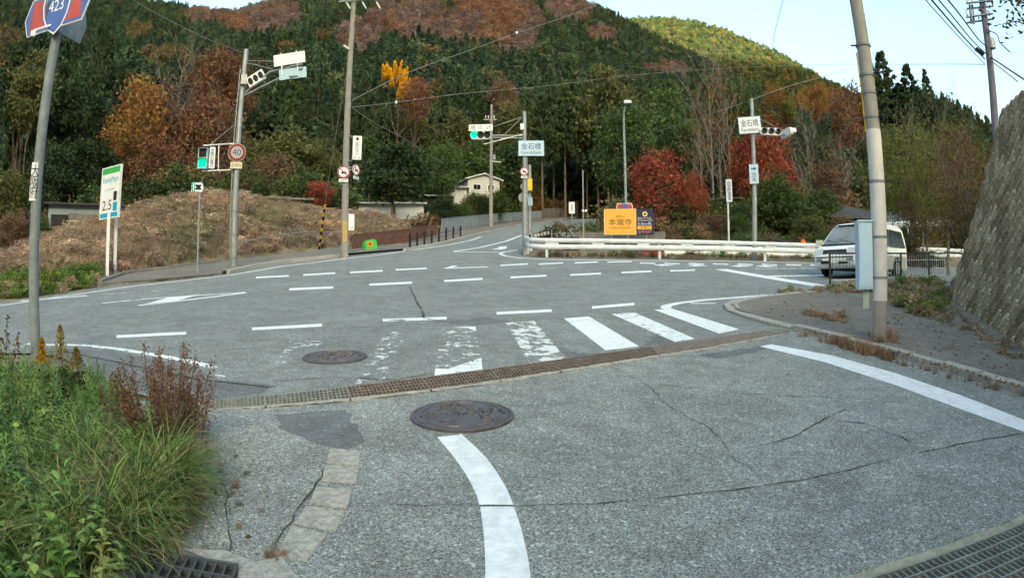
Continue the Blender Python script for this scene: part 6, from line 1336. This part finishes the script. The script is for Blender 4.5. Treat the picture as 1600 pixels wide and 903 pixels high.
scatter('undergrowth', *ground_cover(2400, (-100, 1560), (44, 96), GRN, [0, 1, 2, 3], (.6, 1.6), 6, lambda x, D, X, Y: not (830 < x < 965 and D < 78) and (x < 540 and D > 50 or x > 800 and D > 36 or 540 <= x <= 800 and D > 74) and not (1285 < x < 1500 and 44 < D < 54) and not (X > 8 and Y < 26)), BP, label='low green and brown undergrowth below the trees', category='bushes')
scatter('undergrowth', *ground_cover(420, (850, 1480), (30.5, 46), GRN, [0, 1, 2, 3, 4], (.25, .6), 7, lambda x, D, X, Y: (Y > 30 or (x > 1290 and Y > 24)) and not (x < 1045 and D < 35)), BP, label='scrub and weeds just behind the guardrail', category='bushes')
r9 = np.random.default_rng(9)
def pxscatter(name, regions, protos, label, cat, seed):
    r = np.random.default_rng(seed); o = [[], [], [], [], []]
    for poly, n, cols, kinds, sr in regions:
        k = 0; xs = [p[0] for p in poly]; ys = [p[1] for p in poly]; W_ = [(p.x, p.y) for p in px(*poly)]; wx = [q[0] for q in W_]; wy = [q[1] for q in W_]
        while k < n:
            X, Y = r.uniform(min(wx), max(wx)), r.uniform(min(wy), max(wy))
            if not inpoly(X, Y, W_): continue
            k += 1; c = cols[r.integers(0, len(cols))]; v = r.uniform(.7, 1.3); s = r.uniform(*sr); D = math.hypot(X, Y); x = CX + F * math.atan2(X, Y)
            o[0].append((X, Y, g(Y) + .0)); o[1].append((r.uniform(-.15, .15), r.uniform(-.15, .15), r.uniform(0, 6.28))); o[2].append((s, s, s * r.uniform(.7, 1.3))); o[3].append(kinds[r.integers(0, len(kinds))]); o[4].append((c[0] * v, c[1] * v, c[2] * v, 1))
    return scatter(name, *o, protos, label=label, category=cat)
VG = [(.12, .19, .04), (.15, .22, .05), (.10, .16, .036), (.19, .20, .055)]
pxscatter('grass', [(((-60, 452), (20, 440), (130, 436), (155, 445), (100, 458), (20, 466), (-60, 476)), 900, VG + DRY[:1], [0, 1, 2, 3, 4, 5], (.25, .5)), (((0, 446), (120, 434), (160, 441), (60, 455)), 250, VG, [3, 4, 5], (.4, .8))], TP, 'green verge of low plants at the far left road edge', 'grass', 12)
pxscatter('grass', [(((1390, 447), (1470, 446), (1482, 470), (1470, 500), (1420, 500), (1395, 478)), 500, VG + DRY, [0, 1, 2, 3, 5], (.2, .5)), (((1300, 454), (1390, 448), (1390, 460), (1300, 464)), 240, VG + DRY, [0, 1, 2, 3], (.2, .42)), (((1255, 492), (1325, 505), (1318, 514), (1262, 500)), 90, DRY, [0, 1, 2, 3], (.12, .3)), (((1370, 498), (1400, 494), (1480, 500), (1470, 506), (1380, 507)), 110, DRY + VG, [0, 1, 2], (.1, .25)), (((1450, 505), (1480, 480), (1600, 560), (1640, 600), (1590, 575)), 160, DRY + VG[:1], [0, 1, 2, 3], (.08, .28)), (((1215, 452), (1262, 456), (1300, 452), (1290, 462), (1220, 463)), 90, DRY + VG, [0, 1, 3], (.1, .25))], TP, 'patches of grass and weeds on the sidewalk by the stone wall', 'grass', 13)
RB = [(.28, .16, .105), (.33, .21, .13), (.27, .19, .12)]
pxscatter('dry_weeds', [(((1300, 536), (1330, 541), (1400, 562), (1392, 566), (1310, 546)), 60, RB, [0, 1, 2], (.15, .42)), (((1355, 532), (1395, 534), (1410, 548), (1360, 545)), 26, RB, [0, 1, 2], (.2, .5)), (((1245, 522), (1600, 618), (1600, 626), (1245, 527)), 95, RB + DRY, [0, 1, 2], (.05, .2)), (((415, 866), (440, 855), (450, 868), (425, 885)), 14, DRY, [0, 1, 2], (.06, .12)), (((840, 398), (1270, 402), (1270, 406), (840, 402)), 260, DRY + VG, [0, 1, 2, 3], (.2, .5))], TP, 'reddish dry weeds along the kerbs and guardrail foot', 'weeds', 14)
# susuki plumes on the bank by the rusty fence
for i, (x, y) in enumerate(((630, 347), (636, 352), (645, 350), (655, 345), (661, 343), (668, 350))):
    P = ground_at(x, 41); q = Pl(P, None, '', ''); c = q.L(x + 3, y)
    t = thing('susuki_grass', 'pale feathery susuki plume above the rusty fence', 'grass', P, -q.a, 'susuki plumes'); MB().path([(0, 0, 0), (c[0] * .4, 0, c[1] * .6), (c[0], 0, c[1])], .012, 5).build('stalk', M['barkp'], t)
    r = np.random.default_rng(i); tt = r.random(160); cc_ = np.stack([c[0] + tt * .22 + r.normal(size=160) * .03, r.normal(size=160) * .03, c[1] + .5 - (1 - tt) * .55], 1); link('plume', quadmesh('plume', leaves(cc_, .05, r, 0, 2.4), [leafmat('plume_pale', (.42, .33, .22))]), t)
# ------------------------------------------------------------------ near weeds on the left
def blades(seed, n, Lr, w, arch, seg=5, r0=.1):
    r = np.random.default_rng(seed); Q = []
    for _ in range(n):
        a = r.uniform(0, 6.28); L_ = r.uniform(*Lr); d = np.array([math.cos(a), math.sin(a), 0]); s = np.array([-d[1], d[0], 0]); b = d * r.uniform(0, r0); e = r.uniform(.9, 1.45); p = b.copy(); pr = None; ww = w * r.uniform(.7, 1.3); k = arch * r.uniform(.5, 1.4)
        for i in range(seg + 1):
            t = i / seg; wd_ = ww * (1 - t ** 1.6 * .93) / 2; cur = (p - s * wd_, p + s * wd_)
            if pr is not None: Q.append([pr[0], pr[1], cur[1], cur[0]])
            pr = cur; p = p + (d * math.cos(e) + np.array([0, 0, math.sin(e)])) * L_ / seg; e -= k / seg
    return np.array(Q)
def stalk(seed, h, n, ll, lw, taper=.5):
    r = np.random.default_rng(seed); Q = []; lx, ly = r.normal() * .12, r.normal() * .12
    ax = lambda t: np.array([lx * h * t * t, ly * h * t * t, h * t])
    for i in range(5):
        a, b = ax(i / 5), ax((i + 1) / 5); Q.append([a + [-.003, 0, 0], a + [.003, 0, 0], b + [.003, 0, 0], b + [-.003, 0, 0]])
    for i in range(n):
        t = .12 + .88 * i / n; a = i * 2.4 + r.normal() * .4; d = np.array([math.cos(a), math.sin(a), 0]); s = np.array([-d[1], d[0], 0]); L_ = ll * r.uniform(.7, 1.2) * (1 - taper * t); c = ax(t); e = r.uniform(.1, .9); w = lw * (1 - taper * t) / 2
        m = c + (d * math.cos(e) + np.array([0, 0, math.sin(e)])) * L_ * .5; e2 = e - r.uniform(.5, 1.2); tip = m + (d * math.cos(e2) + np.array([0, 0, math.sin(e2)])) * L_ * .5; up_ = np.array([0, 0, -.15 * w])
        Q.append([c, m + s * w + up_, tip, m]); Q.append([c, m, tip, m - s * w + up_])
    return np.array(Q)
WP = [quadmesh('kind', blades(1000 + i, 46, (.3, .62), .009, 2.2), [IM]) for i in range(3)] + [quadmesh('kind', stalk(1010 + i, .40, 40, .12, .026), [IM]) for i in range(3)] + [quadmesh('kind', stalk(1020 + i, .30, 18, .085, .05, .2), [IM]) for i in range(2)]
WG = [(.125, .22, .055), (.16, .26, .06), (.11, .185, .07), (.19, .27, .08), (.22, .25, .075)]
def weeds(seed, regions):
    r = np.random.default_rng(seed); o = [[], [], [], [], []]
    for poly, n, kinds, sr, cols in regions:
        W_ = [(p.x, p.y) for p in px(*poly)]; wx = [q[0] for q in W_]; wy = [q[1] for q in W_]; k = 0
        while k < n:
            X, Y = r.uniform(min(wx), max(wx)), r.uniform(min(wy), max(wy))
            if not inpoly(X, Y, W_): continue
            k += 1; c = cols[r.integers(0, len(cols))]; v = r.uniform(.7, 1.3); s = r.uniform(*sr)
            o[0].append((X, Y, g(Y))); o[1].append((r.normal() * .12, r.normal() * .12, r.uniform(0, 6.28))); o[2].append((s, s, s * r.uniform(.85, 1.2))); o[3].append(kinds[r.integers(0, len(kinds))]); o[4].append((c[0] * v, c[1] * v, c[2] * v, 1))
    return o
scatter('weeds', *weeds(30, [(((-350, 690), (-60, 618), (60, 612), (150, 630), (230, 672), (240, 740), (190, 800), (60, 830), (-200, 860)), 520, [3, 4, 5, 3, 4, 5, 6, 7], (.75, 1.15), WG), (((-60, 614), (60, 606), (150, 622), (230, 664), (150, 670), (40, 650)), 160, [3, 4, 5], (.6, .9), WG),
    (((190, 690), (262, 712), (282, 770), (258, 830), (205, 880), (120, 900), (60, 860), (120, 760)), 190, [0, 1, 2], (.75, 1.1), WG + [(.24, .21, .09), (.28, .22, .11)]), (((-100, 800), (60, 800), (150, 850), (180, 960), (-100, 1000)), 130, [6, 7, 6, 7, 0], (.8, 1.2), WG), (((-350, 700), (200, 660), (250, 760), (200, 900), (-300, 960)), 130, [0, 1, 2], (.6, .9), WG), (((-250, 640), (-60, 590), (60, 578), (140, 592), (215, 640), (120, 650), (-60, 660)), 260, [3, 4, 5, 6, 7, 0], (.35, .6), WG), (((-60, 660), (60, 640), (80, 800), (-60, 820)), 160, [3, 4, 5, 6], (.8, 1.1), WG)]), WP, label='dense green weeds and grass filling the near left corner', category='weeds')
scatter('dry_weeds', *weeds(31, [(((232, 700), (300, 690), (318, 760), (300, 850), (262, 880), (240, 800)), 46, [0, 1, 2], (.28, .5), [(.36, .29, .15), (.42, .33, .19), (.3, .27, .12)]), (((300, 640), (330, 660), (322, 720), (300, 700)), 14, [0, 1, 2], (.15, .3), [(.3, .2, .1)])]), WP, label='straw-coloured dead blades spilling from the weeds onto the asphalt', category='weeds')
rl_ = np.random.default_rng(44); lc = []
for poly, n in [(((1380, 500), (1470, 490), (1600, 575), (1600, 612), (1500, 580), (1400, 552)), 210), (((1250, 519), (1600, 616), (1600, 624), (1255, 526)), 240), (((1180, 460), (1300, 455), (1330, 500), (1240, 510), (1160, 485)), 110), (((845, 400), (1260, 404), (1260, 408), (845, 404)), 260), (((330, 700), (420, 690), (430, 860), (330, 860)), 26)]:
    W_ = [(p.x, p.y) for p in px(*poly)]; wx = [q[0] for q in W_]; wy = [q[1] for q in W_]; k = 0
    while k < n:
        X, Y = rl_.uniform(min(wx), max(wx)), rl_.uniform(min(wy), max(wy))
        if inpoly(X, Y, W_): k += 1; lc.append((X, Y, g(Y) + (.09 if X > 4 and Y < 17 else .02)))
V = leaves(np.array(lc), .045 * rl_.uniform(.4, 1.2, len(lc)), rl_, .75, 1.5); V[:, :, 2] = np.maximum(V[:, :, 2], np.array(lc)[:, None, 2] - .004)
link('fallen_leaves', quadmesh('fallen_leaves', V, [leafmat('leaf_litter', (.26, .18, .11))]), None, kind='stuff', label='scattered small brown leaves on the sidewalk and in the gutters', category='leaves')
# rusty dock shrub and goldenrods
def plant(name, label, P, h, stems, mleaf, seed, spread, leaf, n, top=None, lo=.2):
    t = thing(name, label, 'plant', P); r = np.random.default_rng(seed); mb = MB(); c = []
    for i in range(stems):
        a = r.uniform(0, 6.28); q = spread * math.sqrt(r.random()); b = Vector((q * math.cos(a) * .5, q * math.sin(a) * .5, 0)); hh = h * r.uniform(.6, 1.05); e = Vector((q * math.cos(a), q * math.sin(a), hh)); pts = [b, b.lerp(e, .5) + Vector((0, 0, .05)), e]; mb.path(pts, [.006, .004, .002], 5, cap=False)
        for _ in range(n // stems):
            f = r.uniform(lo, 1.03); p = b.lerp(e, f); sp = .05 * (1.25 - f); c.append((p.x + r.normal() * sp, p.y + r.normal() * sp, p.z + r.normal() * .02))
    mb.build('stem', MATS['bark_grey_brown'] if mleaf != 'gold' else M['bark'], t); link('leaves', quadmesh('leaves', leaves(np.array(c), leaf, r, .2, 1.7), [leafmat('leaf_' + mleaf if mleaf in LEAF else 'plant_' + mleaf, LEAF.get(mleaf, (.1, .05, .03)))]), t)
    return t
LEAF['dock'] = (.25, .145, .10)
plant('dock_plant', 'rust-brown dock weed gone to seed at the edge of the green weeds', gnd(255, 715), .78, 30, 'dock', 3, .42, .0125, 7500)
plant('dock_plant', 'second rust-brown dock weed by the end of the drain grating', gnd(290, 690), .52, 18, 'dock', 5, .26, .0125, 3600)
plant('dry_weed', 'dry brown weed at the left edge beside the route sign pole', gnd(2, 610), .75, 9, 'brown', 6, .25, .03, 500)
def goldenrod(label, x, ytop, yb, mleaf, seed, hf):
    P = gnd(x, yb); q = Pl(P, None, '', ''); h = q.L(x, ytop)[1]; t = thing('goldenrod', label, 'plant', P, 0, None); mb = MB().path([(0, 0, 0), (.01, 0, h * .5), (.0, 0, h)], [.006, .005, .003], 5); mb.build('stem', MATS['bark_grey_brown'], t); r = np.random.default_rng(seed)
    n = 420; f = r.random(n); a = r.uniform(0, 6.28, n); rad = .085 * (1 - f) ** .7 * r.random(n) + .008; z = h * (1 - hf * .75) + h * hf * .72 * f - rad * .35; link('flower_head', quadmesh('flower_head', leaves(np.stack([rad * np.cos(a), rad * np.sin(a), z], 1), .016, r, .1, 1.5), [LM[mleaf]]), t)
    n = 90; f = r.random(n); a = r.uniform(0, 6.28, n); link('leaves', quadmesh('leaves', leaves(np.stack([.06 * np.cos(a), .06 * np.sin(a), h * (1 - hf) * (.2 + .8 * f)], 1), .03, r, .3, 3.5), [LM['green']]), t)
LM['goldf'] = leafmat('flower_gold', (.45, .24, .01)); LM['goldd'] = leafmat('flower_dull', (.26, .20, .05))
goldenrod('yellow-flowered goldenrod right beside the route sign pole', 72, 525, 640, 'goldf', 1, .45); goldenrod('faded goldenrod stalk second from the route sign pole', 101, 506, 640, 'goldd', 2, .5); goldenrod('short faded goldenrod third from the route sign pole', 125, 540, 640, 'goldd', 3, .4)
# one fallen leaf on the asphalt
p = gnd(343, 739); tag(link('fallen_leaf', quadmesh('fallen_leaf', np.array([[(-.03, 0, .012), (0, .018, .016), (.035, 0, .012), (0, -.018, .02)]]), [leafmat('leaf_pale', (.35, .33, .12))]), None, p), 'single pale yellow leaf lying on the asphalt near the weeds', 'leaf')
sc.cycles.max_bounces = 5; sc.cycles.diffuse_bounces = 3; sc.cycles.glossy_bounces = 2; sc.cycles.transmission_bounces = 3; sc.cycles.transparent_max_bounces = 4
sc.cycles.caustics_reflective = False; sc.cycles.caustics_refractive = False
